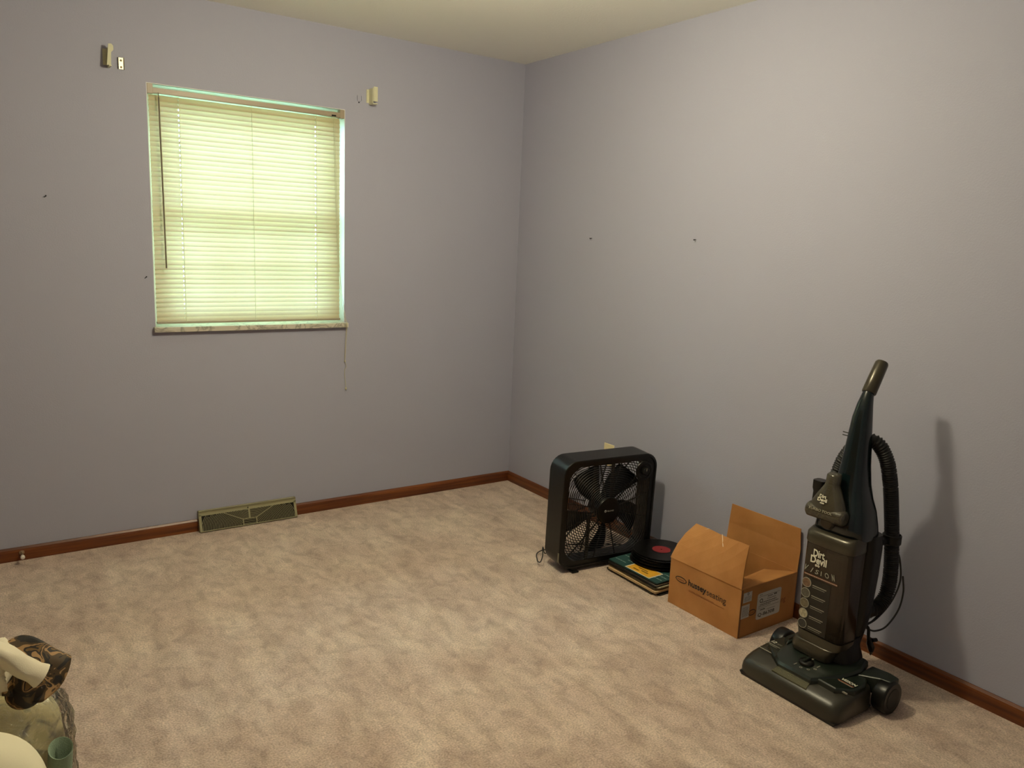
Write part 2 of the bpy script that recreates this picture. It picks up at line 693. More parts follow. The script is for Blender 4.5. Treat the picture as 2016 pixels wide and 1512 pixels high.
# ------------------------------------------------------------------ mini blind
bl = thing('mini_blind', 'cream aluminium mini blind lowered over the window', 'blind', (-1.533, 0.0, WZ0))
ox, oz = 1.533, -WZ0
X0, X1 = WX0 + 0.010 + ox, -1.101 + ox
hr = MB()
HZ0, HZ1 = 2.021 + oz, 2.043 + oz
hr.box((WX0 + 0.004 + ox, 0.004, HZ0), (WX1 - 0.004 + ox, 0.006, HZ1))
hr.box((WX0 + 0.004 + ox, 0.030, HZ0), (WX1 - 0.004 + ox, 0.032, HZ1))
hr.box((WX0 + 0.004 + ox, 0.004, HZ0 - 0.001), (WX1 - 0.004 + ox, 0.032, HZ0 + 0.001))
M['rail'] = mat('tan_enamel_rail', (158, 144, 122), 0.4)
hr.build('headrail', M['rail'], bl)
for sx in (WX0 + 0.0035, WX1 - 0.0265):
    e = MB().box((sx + ox, 0.0, HZ0 - 0.004), (sx + 0.023 + ox, 0.034, WZ1 - 0.0035 + oz))
    e.build('rail_bracket', M['rail'], bl, bevel=0.001)
LX = (-1.856 + ox, -1.537 + ox, -1.226 + ox)
sl = MB()
NS = 46
ZT, ZB = 2.003 + oz, 1.036 + oz
tilt = math.radians(70)
for i in range(NS):
    zc = ZT + (ZB - ZT) * i / (NS - 1)
    rows = []
    for k in range(5):
        u = (k / 4 - 0.5)
        a = u * 0.0272
        bow = 0.0022 * (1 - (2 * u) ** 2)
        yy = 0.017 - a * math.cos(tilt) * -1 - bow * math.sin(tilt)
        zz = zc + a * math.sin(tilt) - bow * math.cos(tilt)
        rows.append((yy, zz))
    xs = [X0]
    for lx in LX:
        xs += [lx - 0.0016, lx + 0.0016]
    xs.append(X1)
    sag = [0.0006 * math.sin(i * 1.7 + x * 3) for x in xs]
    V = [[sl.bm.verts.new((x, r[0], r[1] + sg)) for r in rows] for x, sg in zip(xs, sag)]
    for a in range(len(xs) - 1):
        for k in range(4):
            if a in (1, 5) and k == 2:
                continue
            sl.face([V[a][k], V[a + 1][k], V[a + 1][k + 1], V[a][k + 1]])
o = sl.build('slats', M['slat'], bl, smooth=True, normals=False)
br = MB().box((X0, 0.008, 1.014 + oz), (X1 + 0.004, 0.026, 1.024 + oz)).build('bottom_rail', M['rail'], bl, bevel=0.002)
M['cord'] = mat('ladder_cord', (196, 190, 150), 0.8)
for lx in LX:
    c = MB()
    c.tube([(lx, 0.0045, HZ0), (lx + 0.004, 0.0045, 1.02 + oz)], 0.0009, 5)
    c.tube([(lx, 0.0295, HZ0), (lx + 0.004, 0.0295, 1.02 + oz)], 0.0009, 5)
    c.build('ladder_cord', M['cord'], bl)
M['wand'] = mat('smoky_wand', (120, 112, 92), 0.3)
wd = MB()
wd.tube([(-1.941 + ox, -0.006, HZ0 + 0.002), (-1.941 + ox, -0.010, HZ0 - 0.02)], 0.002, 6)
wd.tube([(-1.941 + ox, -0.010, HZ0 - 0.018), (-1.935 + ox, -0.016, 1.268 + oz)], 0.0036, 6)
wd.build('tilt_wand', M['wand'], bl)
cl = MB()
for dx in (0.0, 0.007):
    cl.tube(spline([(-1.140 + ox + dx, -0.001, HZ0), (-1.132 + ox + dx, -0.004, 1.70 + oz), (-1.113 + ox + dx, -0.006, 1.25 + oz), (-1.088 + ox + dx, -0.016, 1.04 + oz),
                    (-1.080 + ox + dx * .6, -0.0285, 1.005 + oz), (-1.081 + ox + dx * .6, -0.029, 0.96 + oz), (-1.0795 + ox + dx * .4, -0.010, 0.84 + oz), (-1.078 + ox, -0.008, 0.80 + oz)], 8), 0.001, 5)
cl.tube(spline([(-1.078 + ox, -0.008, 0.80 + oz), (-1.071 + ox, -0.008, 0.77 + oz), (-1.080 + ox, -0.008, 0.745 + oz), (-1.072 + ox, -0.008, 0.66 + oz)], 6), 0.0012, 5)
cl.lathe([(0.001, 0.0), (0.004, -0.006), (0.0045, -0.012), (0.001, -0.016)], (-1.072 + ox, -0.008, 0.662 + oz), seg=10)
cl.lathe([(0.0005, 0.006), (0.004, 0.002), (0.004, -0.003), (0.0005, -0.006)], (-1.078 + ox, -0.008, 0.80 + oz), seg=8)
cl.build('lift_cord', M['cord'], bl)
rb = MB()
rb.box((-1.147 + ox, -0.001, HZ0 + 0.001), (-1.126 + ox, 0.0045, HZ0 + 0.008))
rb.build('cord_lock', M['black'], bl)

# ------------------------------------------------------------------ curtain rod brackets and plates
def rod_bracket(loc, label, flip, hookh):
    t = thing('curtain_rod_bracket', label, 'bracket', loc, group='curtain rod brackets')
    s = MB()
    x = 0.0
    s.box((x - 0.002, -0.045, -0.038), (x + 0.002, 0.0, 0.034))
    s.build('side_plate', M['bracket'], t, bevel=0.001)
    hb = MB()
    if flip:
        hb.box((0.002, -0.049, -0.030), (0.024, -0.045, 0.040))
    else:
        hb.prism([(-0.010, -0.049, -0.040), (0.006, -0.049, -0.040), (0.008, -0.049, 0.012), (0.017, -0.049, 0.022), (0.017, -0.049, 0.038), (0.010, -0.049, 0.046), (-0.002, -0.049, 0.044)], (0, 0.004, 0))
    hb.build('hook_plate', M['bracket'], t, bevel=0.001)
    lp = MB().box((-0.002, -0.049, -0.043), (0.024 if flip else 0.008, 0.0, -0.038))
    lp.build('bottom_lip', M['bracket'], t, bevel=0.001)
    wp = MB().box((-0.018 if not flip else -0.016, -0.003, -0.034), (-0.002, 0.0, 0.030))
    wp.lathe([(0.003, 0.0), (0.0025, -0.002)], (-0.009, -0.003, 0.018), 'y', 10)
    wp.lathe([(0.003, 0.0), (0.0025, -0.002)], (-0.009, -0.003, -0.022), 'y', 10)
    wp.build('wall_plate', M['bracket'], t)
    return t


rod_bracket((-2.133, 0, 2.140), 'tall cream curtain rod bracket screwed to wall left of the blind', False, 1)
rod_bracket((-0.950, 0, 2.142), 'short cream curtain rod bracket screwed to wall right of the blind', True, 1)
t = thing('rod_clip', 'small shiny metal clip on wall beside the left rod bracket', 'clip', (-2.082, 0, 2.121))
s = MB()
s.box((-0.012, -0.003, -0.024), (0.012, 0, 0.024))
s.box((-0.012, -0.010, -0.024), (-0.010, -0.003, 0.024))
s.box((0.010, -0.010, -0.024), (0.012, -0.003, 0.024))
s.build('clip_plate', M['steel'], t, bevel=0.001)
s = MB()
for z in (-0.015, 0.012):
    s.lathe([(0.0045, 0), (0.004, -0.003), (0.001, -0.004)], (0.0, -0.003, z), 'y', 12)
s.build('screw', M['brass'], t)
t = thing('painted_plate', 'small plate painted over in wall colour beside right rod bracket', 'plate', (-1.004, 0, 2.120))
s = MB().box((-0.011, -0.003, -0.010), (0.010, 0, 0.018))
s.box((-0.012, -0.007, -0.004), (-0.010, -0.001, 0.016)).box((0.009, -0.007, -0.006), (0.011, -0.001, 0.016))
s.build('plate_body', M['wall'], t)
MB().lathe([(0.0032, 0), (0.003, -0.0015)], (-0.002, -0.001, -0.016), 'y', 10).build('screw_hole', M['dark'], t)

# nails and scuffs left in the walls
def nail(loc, nrm, label):
    n = Vector(nrm)
    p = Vector(loc)
    o = MB().cyl(p, p + n * 0.012, 0.0016, 8)
    o.cyl(p + n * 0.011, p + n * 0.013, 0.003, 8)
    return tag(o.build('nail', M['dark']), label, 'nail')


nail((0, -1.379, 1.493), (-1, 0, -0.1), 'small dark nail in right wall above the box and records')
nail((0, -0.666, 1.486), (-1, 0, -0.1), 'small dark nail in right wall, nearer the room corner')
nail((-2.024, 0, 1.221), (0.4, -1, 0.6), 'small dark nail in back wall just left of the blind')
nail((-2.392, 0, 1.551), (0.3, -1, 0.4), 'tiny dark nail near the left end of the back wall')

# ------------------------------------------------------------------ floor register
vt = thing('floor_register', 'tan metal baseboard register with curved vanes below the window', 'vent', ((VX0 + VX1) / 2, 0, 0))
hw, vh, dpt = (VX1 - VX0) / 2, 0.100, 0.048
s = MB()


def vf(x, v, off=0.0):
    """point on the sloping face: x along, v up the face 0..1, off outward"""
    y = -dpt + (dpt - 0.016) * v
    z = 0.004 + (vh - 0.012 - 0.004) * v
    n = Vector((0, -(vh - 0.016), -(dpt - 0.016))).normalized()
    n = Vector((0, n.y, -n.z))
    return Vector((x, y, z)) + n * off


s.prism([(-hw, 0, 0.002), (-hw, -dpt, 0.002), (-hw, -0.016, vh - 0.012), (-hw, -0.016, vh), (-hw, 0, vh)], (0.003, 0, 0))
s.prism([(hw - 0.003, 0, 0.002), (hw - 0.003, -dpt, 0.002), (hw - 0.003, -0.016, vh - 0.012), (hw - 0.003, -0.016, vh), (hw - 0.003, 0, vh)], (0.003, 0, 0))
s.box((-hw, -0.020, vh - 0.004), (hw, 0, vh))
s.box((-hw, -0.020, vh - 0.012), (hw, -0.016, vh - 0.002))


def facebar(s, p, q, w_, off=0.0, th=0.003):
    """bar on the sloping face between (x,v) points"""
    A, B = vf(*p), vf(*q)
    d = (B - A).normalized()
    n = (vf(0, 0, 1) - vf(0, 0, 0)).normalized()
    sd = d.cross(n) * (w_ / 2)
    s.prism([A + sd, B + sd, B - sd, A - sd], n * th)


facebar(s, (-hw, 0.93), (hw, 0.93), 0.012)
facebar(s, (-hw + 0.006, 0), (-hw + 0.006, 0.95), 0.012)
facebar(s, (hw - 0.006, 0), (hw - 0.006, 0.95), 0.012)
facebar(s, (-hw, 0.03), (hw, 0.03), 0.004)
s.build('register_frame', M['vent'], vt)
s = MB()
FH = (vf(0, 1) - vf(0, 0)).length
bx, bv = 0.033, 0.36
facebar(s, (-bx, bv), (bx, bv), 0.004, th=0.004)
facebar(s, (-bx, 0.0), (-bx, bv), 0.004, th=0.004)
facebar(s, (bx, 0.0), (bx, bv), 0.004, th=0.004)
facebar(s, (-bx, bv), (-0.125, 0.88), 0.003, th=0.004)
facebar(s, (bx, bv), (0.125, 0.88), 0.003, th=0.004)
facebar(s, (0.0, bv), (0.0, 0.9), 0.008, th=0.004)
s.build('divider_bars', M['vent'], vt)
s = MB()
n = (vf(0, 0, 1) - vf(0, 0, 0)).normalized()
R = 0.045
while R < 0.235:
    pts = []
    for k in range(41):
        a = PI * k / 40
        u = R * math.cos(a)
        vv = R * 0.72 * math.sin(a) / FH
        if abs(u) < hw - 0.012 and vv < 0.9 and (abs(u) > bx or vv > bv):
            pts.append((u, vv))
        else:
            if len(pts) > 1:
                for i in range(len(pts) - 1):
                    facebar(s, pts[i], pts[i + 1], 0.0018, th=0.0015)
            pts = []
    if len(pts) > 1:
        for i in range(len(pts) - 1):
            facebar(s, pts[i], pts[i + 1], 0.0018, th=0.0015)
    R += 0.0075
for v in (0.1, 0.2, 0.29):
    facebar(s, (-bx, v), (bx, v), 0.0018, th=0.0015)
s.build('vanes', M['vent'], vt)
q = MB()
q.prism([vf(-hw + 0.003, 0.0, -0.006), vf(hw - 0.003, 0.0, -0.006), vf(hw - 0.003, 0.95, -0.006), vf(-hw + 0.003, 0.95, -0.006)], -n * 0.001)
q.build('duct_backing', M['ventdark'], vt)
q = MB()
q.cyl(vf(-0.003, 0.93, 0.0), vf(-0.006, 0.97, 0.012), 0.0025, 8)
q.build('damper_lever', M['ventdark'], vt)

# ------------------------------------------------------------------ door stopper
ds = thing('door_stopper', 'white tipped door stopper screwed to baseboard at far left', 'door stopper', (-2.562, -0.012, 0.036))
MB().lathe([(0.010, 0), (0.010, -0.004), (0.005, -0.006), (0.004, -0.055)], (0, 0, 0), 'y', 14).build('stem', M['brass'], ds, smooth=True)
MB().lathe([(0.004, -0.052), (0.0085, -0.054), (0.009, -0.064), (0.006, -0.071), (0.001, -0.073)], (0, 0, 0), 'y', 16).build('rubber_tip', M['rubberwhite'], ds, smooth=True)

# ------------------------------------------------------------------ outlet
ot = thing('wall_outlet', 'ivory electrical outlet on right wall just above the box fan', 'outlet', (0, -0.906, 0.386))
MB().box((-0.006, -0.037, -0.058), (0, 0.037, 0.058)).build('cover_plate', M['ivory'], ot, bevel=0.002)
for z in (0.021, -0.021):
    s = MB()
    s.loft([[(-0.006, y, zz + z) for y, zz in sel(0, 0, 0.017, 0.015, 3, 20)], [(-0.008, y, zz + z) for y, zz in sel(0, 0, 0.0165, 0.0145, 3, 20)]])
    rc = s.build('receptacle', M['ivory'], ot)
    h = MB()
    h.box((-0.0086, 0.005, z - 0.004), (-0.0078, 0.0065, z + 0.005)).box((-0.0086, -0.0065, z - 0.004), (-0.0078, -0.005, z + 0.005))
    h.build('slots', M['dark'], rc)

# ------------------------------------------------------------------ ceiling lamp (above the frame, throws the shadows)
lt = thing('ceiling_lamp', 'white globe ceiling lamp on a short stem above the carpet', 'lamp', (LAMP[0], LAMP[1], H))
MB().lathe([(0.075, 0), (0.075, -0.018), (0.03, -0.022), (0.012, -0.026), (0.012, -0.17)], (0, 0, 0), 'z', 32).build('lamp_base', M['white_paint'], lt, smooth=True)
bm_, nt_, p_ = new_mat('lamp_bulb_glow')
p_.inputs['Base Color'].default_value = (0.9, 0.85, 0.7, 1)
p_.inputs['Emission Color'].default_value = (1.0, 0.89, 0.62, 1)
p_.inputs['Emission Strength'].default_value = 335.0
MB().lathe([(0.020, -0.155), (0.048, -0.170), (0.066, -0.205), (0.066, -0.240), (0.045, -0.275), (0.004, -0.288)], (0, 0, 0), 'z', 32).build('glass_globe', bm_, lt, smooth=True, angle=80)

# ================================================================== BOX FAN
FW = 0.505
fan = thing('box_fan', 'black plastic box fan standing on carpet against the right wall', 'fan', (-0.3538, -1.3108, 0.0), -0.1122)
fan.rotation_euler = (0.028, 0, -0.1122)
FZ = 0.018           # underside of the housing
cz = FZ + FW / 2
hd = 0.125


def rsq(half, r, y, seg=7, c=(0.0, None)):
    """rounded square ring at depth y, centred on the fan axis"""
    cc = cz if c[1] is None else c[1]
    out = []
    for sx, sz, a0 in ((1, 1, 0), (-1, 1, 90), (-1, -1, 180), (1, -1, 270)):
        for k in range(seg + 1):
            a = math.radians(a0 + 90 * k / seg)
            out.append((c[0] + sx * (half - r) + r * math.cos(a), y, cc + sz * (half - r) + r * math.sin(a)))
    return out


s = MB()
h = FW / 2
s.loft([rsq(h - 0.012, 0.062, 0.012), rsq(h - 0.010, 0.063, 0.0), rsq(h - 0.002, 0.067, 0.0005), rsq(h, 0.068, 0.003), rsq(h, 0.068, hd - 0.003), rsq(h - 0.002, 0.067, hd), rsq(h - 0.010, 0.063, hd), rsq(h - 0.012, 0.062, hd - 0.012)], loop=True)
s.build('housing', M['black'], fan, smooth=True, angle=22)


def se_ring(R, n, y, seg=72):
    return [(x, y, z) for x, z in sel(0, cz, R, R, n, seg)]


def grille(y, name, front):
    g = MB()
    nr = 20
    for i in range(nr):
        tt = i / (nr - 1)
        R = 0.062 + (0.238 - 0.062) * tt
        n = 2.0 + 2.2 * tt ** 2
        g.tube(se_ring(R, n, y), 0.0019, 4, loop=True)
    # stout and slim ribs
    k = 12
    for i in range(k):
        a = 2 * PI * (i + 0.5) / k
        big = False
        wd_ = 0.006 if (front and big) else 0.0018
        c, sn = math.cos(a), math.sin(a)
        e = 0.232 / (abs(c) ** 4.2 + abs(sn) ** 4.2) ** (1 / 4.2)
        p0 = Vector((0.055 * c, y, cz + 0.055 * sn))
        p1 = Vector((e * c, y, cz + e * sn))
        sd = Vector((-sn, 0, c)) * wd_
        g.prism([p0 + sd, p1 + sd, p1 - sd, p0 - sd], (0, 0.006, 0))
    if front:
        for bx0, up_ in ((-0.085, 1), (0.012, 1), (-0.100, -1)):
            z0 = math.sqrt(max(0.0, 0.062 ** 2 - min(abs(bx0), 0.06) ** 2))
            g.box((bx0 - 0.008, y, cz + up_ * (z0 if up_ > 0 else 0.232)), (bx0 + 0.008, y + 0.006, cz + up_ * (0.232 if up_ > 0 else z0)))
    o = g.build(name, M['grille'], fan)
    return o


grille(0.010, 'front_grille', True)
grille(hd - 0.012, 'back_grille', False)
s = MB()
outer = rsq(h - 0.010, 0.063, 0.0055, seg=17)      # 72 points
inner = []
for p in outer:
    a = math.atan2(p[2] - cz, p[0])
    c, sn = math.cos(a), math.sin(a)
    e = 0.234 / (abs(c) ** 4.2 + abs(sn) ** 4.2) ** (1 / 4.2)
    inner.append((e * c, 0.0055, cz + e * sn))
s.loft([outer, inner, [(x, 0.010, z) for x, y, z in inner], [(x, 0.010, z) for x, y, z in outer]], loop=True)
s.build('front_bezel', M['black'], fan)
s = MB()
s.lathe([(0.002, 0.010), (0.060, 0.010), (0.062, 0.004), (0.060, 0.0), (0.05, -0.002), (0.002, -0.002)], (0, 0, cz), 'y', 36)
hubo = s.build('hub_cap', M['black'], fan, smooth=True)
MB().lathe([(0.002, 0.020), (0.046, 0.020), (0.050, 0.030), (0.050, 0.100), (0.002, 0.104)], (0, 0, cz), 'y', 28).build('motor', M['grille'], fan, smooth=True)
# five curved blades
fanb = []
for i in range(5):
    a0 = math.radians(64 + 72 * i)
    g = MB()
    rows = []
    for j in range(9):
        t = j / 8
        r = 0.045 + 0.168 * t
        wdeg = math.radians(17 + 3 * math.sin(PI * t))
        sweep = math.radians(-16 * t)
        row = []
        for k in range(7):
            u = k / 6 - 0.5
            a = a0 + sweep + u * 2 * wdeg
            yy = 0.058 + u * 0.055 * (1 - 0.35 * t)
            row.append((r * math.cos(a), yy, cz + r * math.sin(a)))
        rows.append(row)
    V = [[g.bm.verts.new(p) for p in r_] for r_ in rows]
    for j in range(8):
        for k in range(6):
            g.face([V[j][k], V[j][k + 1], V[j + 1][k + 1], V[j + 1][k]])
    o = g.build('blade', M['grille'], fan, smooth=True)
    sm = o.modifiers.new('thick', 'SOLIDIFY')
    sm.thickness = 0.002
# badge
s = MB().lathe([(0.0042, 0), (0.0052, -0.001), (0.0062, 0)], (-0.021, -0.002, cz + 0.001), 'y', 20)
M['badge'] = mat('silver_badge', (176, 172, 164), 0.4)
s.build('emblem', M['badge'], hubo)
text('badge_text', 'PELONIS', M['badge'], hubo, (-0.012, -0.002, cz - 0.003), (1, 0, 0), (0, 0, 1), 0.007, 0.036, bold=0.02)
# speed knob in the upper right corner
kx, kz = 0.180, cz + 0.172
s = MB().lathe([(0.002, 0.004), (0.046, 0.004), (0.048, 0.001), (0.046, -0.002), (0.036, -0.003), (0.034, 0.0), (0.002, 0.0)], (kx, 0, kz), 'y', 36)
s.build('knob_plate', M['black'], fan, smooth=True)
s = MB().lathe([(0.019, -0.001), (0.018, -0.014), (0.015, -0.017), (0.001, -0.017)], (kx, 0, kz), 'y', 28)
kb = s.build('speed_knob', M['black'], fan, smooth=True)
MB().box((kx - 0.0012, -0.0185, kz + 0.002), (kx + 0.0012, -0.0165, kz + 0.015)).build('pointer', M['greyprint'], kb)
for sx in (-1, 1):
    g = MB()
    g.box((sx * 0.165 - 0.018, -0.012, 0.0), (sx * 0.165 + 0.018, hd + 0.012, 0.008))
    g.box((sx * 0.165 - 0.014, 0.0, 0.008), (sx * 0.165 + 0.014, hd, 0.022))
    g.build('foot', M['black'], fan, bevel=0.003)
# worn pale scrape tape on the lower left front edge
MB().box((-h - 0.0008, 0.0, FZ + 0.042), (-h + 0.0006, 0.010, FZ + 0.085)).build('edge_sticker', mat('pale_sticker', (120, 116, 100), 0.5), fan)
g = MB()
g.tube(spline([(-0.14, hd - 0.002, 0.10), (-0.17, hd + 0.05, 0.05), (-0.19, hd + 0.09, 0.005), (-0.215, hd + 0.07, 0.045), (-0.250, hd + 0.02, 0.07), (-0.272, hd - 0.02, 0.05), (-0.277, hd - 0.01, 0.018), (-0.262, hd + 0.04, 0.006), (-0.20, hd + 0.12, 0.006),
               (0.0, hd + 0.13, 0.006), (0.20, hd + 0.05, 0.006), (0.275, 0.10, 0.02), (0.305, 0.085, 0.09), (0.29, 0.10, 0.11), (0.25, hd + 0.01, 0.12)], 8), 0.0026, 6)
g.build('power_cord', M['black_soft'], fan, smooth=True)

# ================================================================== RECORD SLEEVES AND DISCS
sl_spec = [
    # thickness, dx, dy, rot, edge colour, label
    (0.0045, 0.004, -0.004, 0.02, (44, 40, 32), 'dark worn record sleeve lying on the carpet, bottom of the stack'),
    (0.0050, -0.004, 0.006, -0.03, (58, 52, 40), 'dull brown record sleeve second from the carpet in the stack'),
    (0.0040, 0.006, 0.000, 0.03, (34, 30, 26), 'black edged record sleeve third from the carpet in the stack'),
    (0.0075, -0.006, -0.003, 0.0, (206, 176, 132), 'thick yellowed record sleeve low in the stack'),
    (0.0060, 0.002, 0.005, 0.015, (150, 128, 92), 'tan record sleeve just above the thick yellowed one'),
    (0.0050, -0.002, 0.000, -0.02, (86, 78, 56), 'olive brown record sleeve at mid height of the stack'),
    (0.0045, 0.003, -0.002, 0.01, (206, 198, 168), 'pale cream edged record sleeve at mid height of the stack'),
    (0.0060, -0.003, 0.003, 0.0, (30, 26, 22), 'black record sleeve between the two pale edged ones'),
    (0.0040, 0.001, 0.000, -0.01, (222, 212, 192), 'white edged record sleeve third from the top of the stack'),
    (0.0065, -0.001, 0.002, 0.0, (38, 32, 28), 'dark record sleeve directly under the teal one'),
    (0.0045, -0.002, 0.000, 0.01, None, 'teal printed record sleeve on top of the stack, under the discs'),
]
RX0, RX1, RY0, RY1 = -0.365, -0.060, -1.655, -1.352
rcx, rcy = (RX0 + RX1) / 2, (RY0 + RY1) / 2
hx, hy = (RX1 - RX0) / 2, (RY1 - RY0) / 2
zz = 0.0
top_sleeve = None
random.seed(3)
for th, dx, dy, rot, ec, lab in sl_spec:
    m = M['tealsleeve'] if ec is None else mat('sleeve_paper', ec, 0.7, vary=0.15, vscale=30)
    t = thing('record_sleeve', lab, 'record sleeve', (rcx + dx * 1.7, rcy + dy * 1.5, zz), rot * 1.3, group='stacked record sleeves')
    q = MB()
    # folded cover open on one side, corners slightly rounded and worn
    e = 0.0035
    o = [(-hx + e, -hy), (hx - e, -hy), (hx, -hy + e), (hx, hy - e), (hx - e, hy), (-hx + e, hy), (-hx, hy - e), (-hx, -hy + e)]
    q.prism([(x, y, 0.0) for x, y in o], (0, 0, th * 0.3))
    q.prism([(x, y, th * 0.7) for x, y in o], (0, 0, th * 0.3 - 0.0001))
    q.prism([(hx - 0.001, -hy + 0.01, th * 0.3), (hx, -hy + 0.01, th * 0.3), (hx, hy - 0.01, th * 0.3), (hx - 0.001, hy - 0.01, th * 0.3)], (0, 0, th * 0.4))
    q.build('cover', m, t)
    q = MB().box((-hx + 0.003, -hy + 0.003, th * 0.3), (hx - 0.0015, hy - 0.003, th * 0.7))
    q.build('inner_sleeve', mat('inner_paper', (150, 134, 104) if ec and ec[0] > 60 else (52, 46, 38), 0.8), t)
    if ec is None:
        top_sleeve = t
        TT = th
    zz += th
ZS = zz
M['tealprint'] = mat('pale_teal_print', (150, 172, 162), 0.6)
# writing lines and the yellow label on the top sleeve; its text runs along the sleeve edge
for row, (xx, spans) in enumerate(((-0.115, ((-0.14, -0.03), (0.08, 0.145))), (-0.085, ((0.04, 0.10), (-0.14, -0.09))), (-0.055, ((0.07, 0.145), (-0.14, -0.10))), (-0.03, ((0.05, 0.09),)))):
    for a, b_ in spans:
        q = MB()
        y = a
        while y < b_:
            ww = random.uniform(0.008, 0.022)
            q.box((xx - 0.0022, y, TT), (xx + 0.0022, min(y + ww, b_), TT + 0.0002))
            y += ww + 0.004
        q.build('print_line', M['tealprint'], top_sleeve)
q = MB().box((-0.148, -0.098, TT), (-0.060, 0.052, TT + 0.0003))
lb = q.build('label_border', M['whiteprint'], top_sleeve)
q = MB().box((-0.143, -0.092, TT + 0.0003), (-0.066, 0.046, TT + 0.0005))
yl = q.build('yellow_panel', M['yellowlabel'], lb)
q = MB()
for (a, b_, c, d) in ((-0.120, -0.06, -0.112, -0.02), (-0.105, -0.045, -0.098, 0.01), (-0.130, -0.015, -0.122, 0.02)):
    q.box((a, b_, TT + 0.0005), (c, d, TT + 0.0007))
q.build('label_print', mat('dark_olive_ink', (110, 82, 30), 0.7), lb)

# discs: ten inch records, dark shellac
nd = 12
zz = ZS + 0.0008
dth = 0.0040
disc_lab = ['lowest black record disc, resting on the teal sleeve', 'black record disc second from the teal sleeve', 'black record disc third from the teal sleeve',
            'black record disc fourth from the teal sleeve', 'black record disc fifth from the teal sleeve', 'black record disc just below the middle of the bare pile',
            'black record disc just above the middle of the bare pile', 'black record disc fifth from the top of the pile', 'black record disc fourth from the top of the pile',
            'black record disc third from the top of the pile', 'black record disc directly under the red labelled one', 'black record disc with dark red label on top of the pile']
DX, DY = -0.172, -1.482
grv = M['vinyl_disc']
first = None
for i in range(nd):
    r_ = 0.127
    if i == 0:
        pass
    ox_, oy_ = DX + 0.007 * math.sin(i * 2.3) + (0.0015 * i - 0.010), DY + 0.007 * math.cos(i * 1.7)
    if first is None:
        t = thing('record_disc', disc_lab[i], 'record', (ox_, oy_, zz), 0, group='pile of bare record discs')
        prof = [(0.0036, 0.0), (r_ - 0.004, 0.0), (r_, 0.0008), (r_, 0.0020), (r_ - 0.003, 0.0026)]
        k = r_ - 0.006
        while k > 0.056:
            prof += [(k, 0.0024), (k - 0.0015, 0.0021)]
            k -= 0.0045
        prof += [(0.050, 0.0026), (0.0036, 0.0026)]
        q = MB()
        rings = []
        for rr, hh in prof:
            rings.append([(rr * math.cos(2 * PI * u / 64), rr * math.sin(2 * PI * u / 64), hh) for u in range(64)])
        q.loft(rings, loop=True)
        q.build('grooved_disc', M['vinyl_disc'], t, smooth=True, angle=25)
        q = MB()
        q.loft([[(rr * math.cos(2 * PI * u / 40), rr * math.sin(2 * PI * u / 40), 0.0030 if v == 0 else 0.0026) for u in range(40)] for rr, v in ((0.0036, 1), (0.0036, 0), (0.041, 0), (0.041, 1))], loop=True)
        q.build('centre_label', M['redlabel'], t)
        first = t
    else:
        t = ncopy(first, (ox_, oy_, zz), (0, 0, 0.7 * i))
        t['label'] = disc_lab[i]
    zz += dth

# ================================================================== CARDBOARD BOX
bx_ = thing('cardboard_box', 'open brown cardboard box printed hussey seating, beside the vacuum', 'box', (-0.190, -1.898, 0))
BX, BY, BZ, th = 0.170, 0.182, 0.200, 0.004
q = MB()
q.box((-BX, -BY, 0), (BX, BY, th))
q.box((-BX, -BY, th), (-BX + th, BY, BZ))
q.box((BX - th, -BY, th), (BX, BY, BZ))
q.box((-BX + th, -BY, th), (BX - th, -BY + th, BZ))
q.box((-BX + th, BY - th, th), (BX - th, BY, BZ - 0.004))
body = q.build('carton_body', M['card'], bx_, bevel=0.0015)


def flap(name, rows, tvec):
    g = MB()
    V = [[g.bm.verts.new(p) for p in r_] for r_ in rows]
    for a in range(len(rows) - 1):
        for k in range(len(rows[0]) - 1):
            g.face([V[a][k], V[a][k + 1], V[a + 1][k + 1], V[a + 1][k]])
    o = g.build(name, M['card'], bx_)
    sm = o.modifiers.new('thick', 'SOLIDIFY')
    sm.thickness = 0.0035
    sm.offset = 0
    return o


def mixp(a, b_, t):
    return Vector(a) * (1 - t) + Vector(b_) * t


# front flap leans in over the box, more at its far end, with a crease across it
A0, A1 = Vector((-BX - 0.001, BY + 0.001, BZ - 0.004)), Vector((-BX - 0.001, -BY, BZ + 0.001))
B0, B1 = Vector((-0.035, BY - 0.002, 0.318)), Vector((-0.140, -BY + 0.008, 0.366))
rows = []
for t_ in (0, 0.08, 0.35, 0.65, 1.0):
    r_ = []
    for k in range(7):
        u = k / 6
        p = mixp(mixp(A0, A1, u), mixp(B0, B1, u), t_)
        p.x += -0.010 * math.sin(PI * t_) * (1 - u) - 0.004 * math.sin(PI * t_)
        p.z += 0.012 * math.sin(PI * t_) * (1 - u)
        if 0.45 < u < 0.8 and t_ > 0.3:
            p.z -= 0.003
        r_.append(p)
    rows.append(r_)
fl_front = flap('flap', rows, None)
# end flap next to the records, pushed in under the front flap
rows = [[Vector((-BX + 0.006, BY - 0.003, BZ - 0.006)), Vector((BX - 0.006, BY - 0.003, BZ - 0.004))],
        [Vector((-0.062, BY - 0.028, 0.288)), Vector((BX - 0.05, BY - 0.075, 0.240))]]
flap('flap', rows, None)
# wall side flap stands against the wall
rows = [[Vector((BX - 0.002, BY - 0.001, BZ)), Vector((BX - 0.002, -BY + 0.001, BZ))],
        [Vector((BX + 0.008, BY - 0.0, 0.29)), Vector((BX + 0.0045, -BY + 0.002, 0.29))],
        [Vector((BX + 0.013, BY - 0.004, 0.372)), Vector((BX + 0.004, -BY + 0.010, 0.376))]]
flap('flap', rows, None)
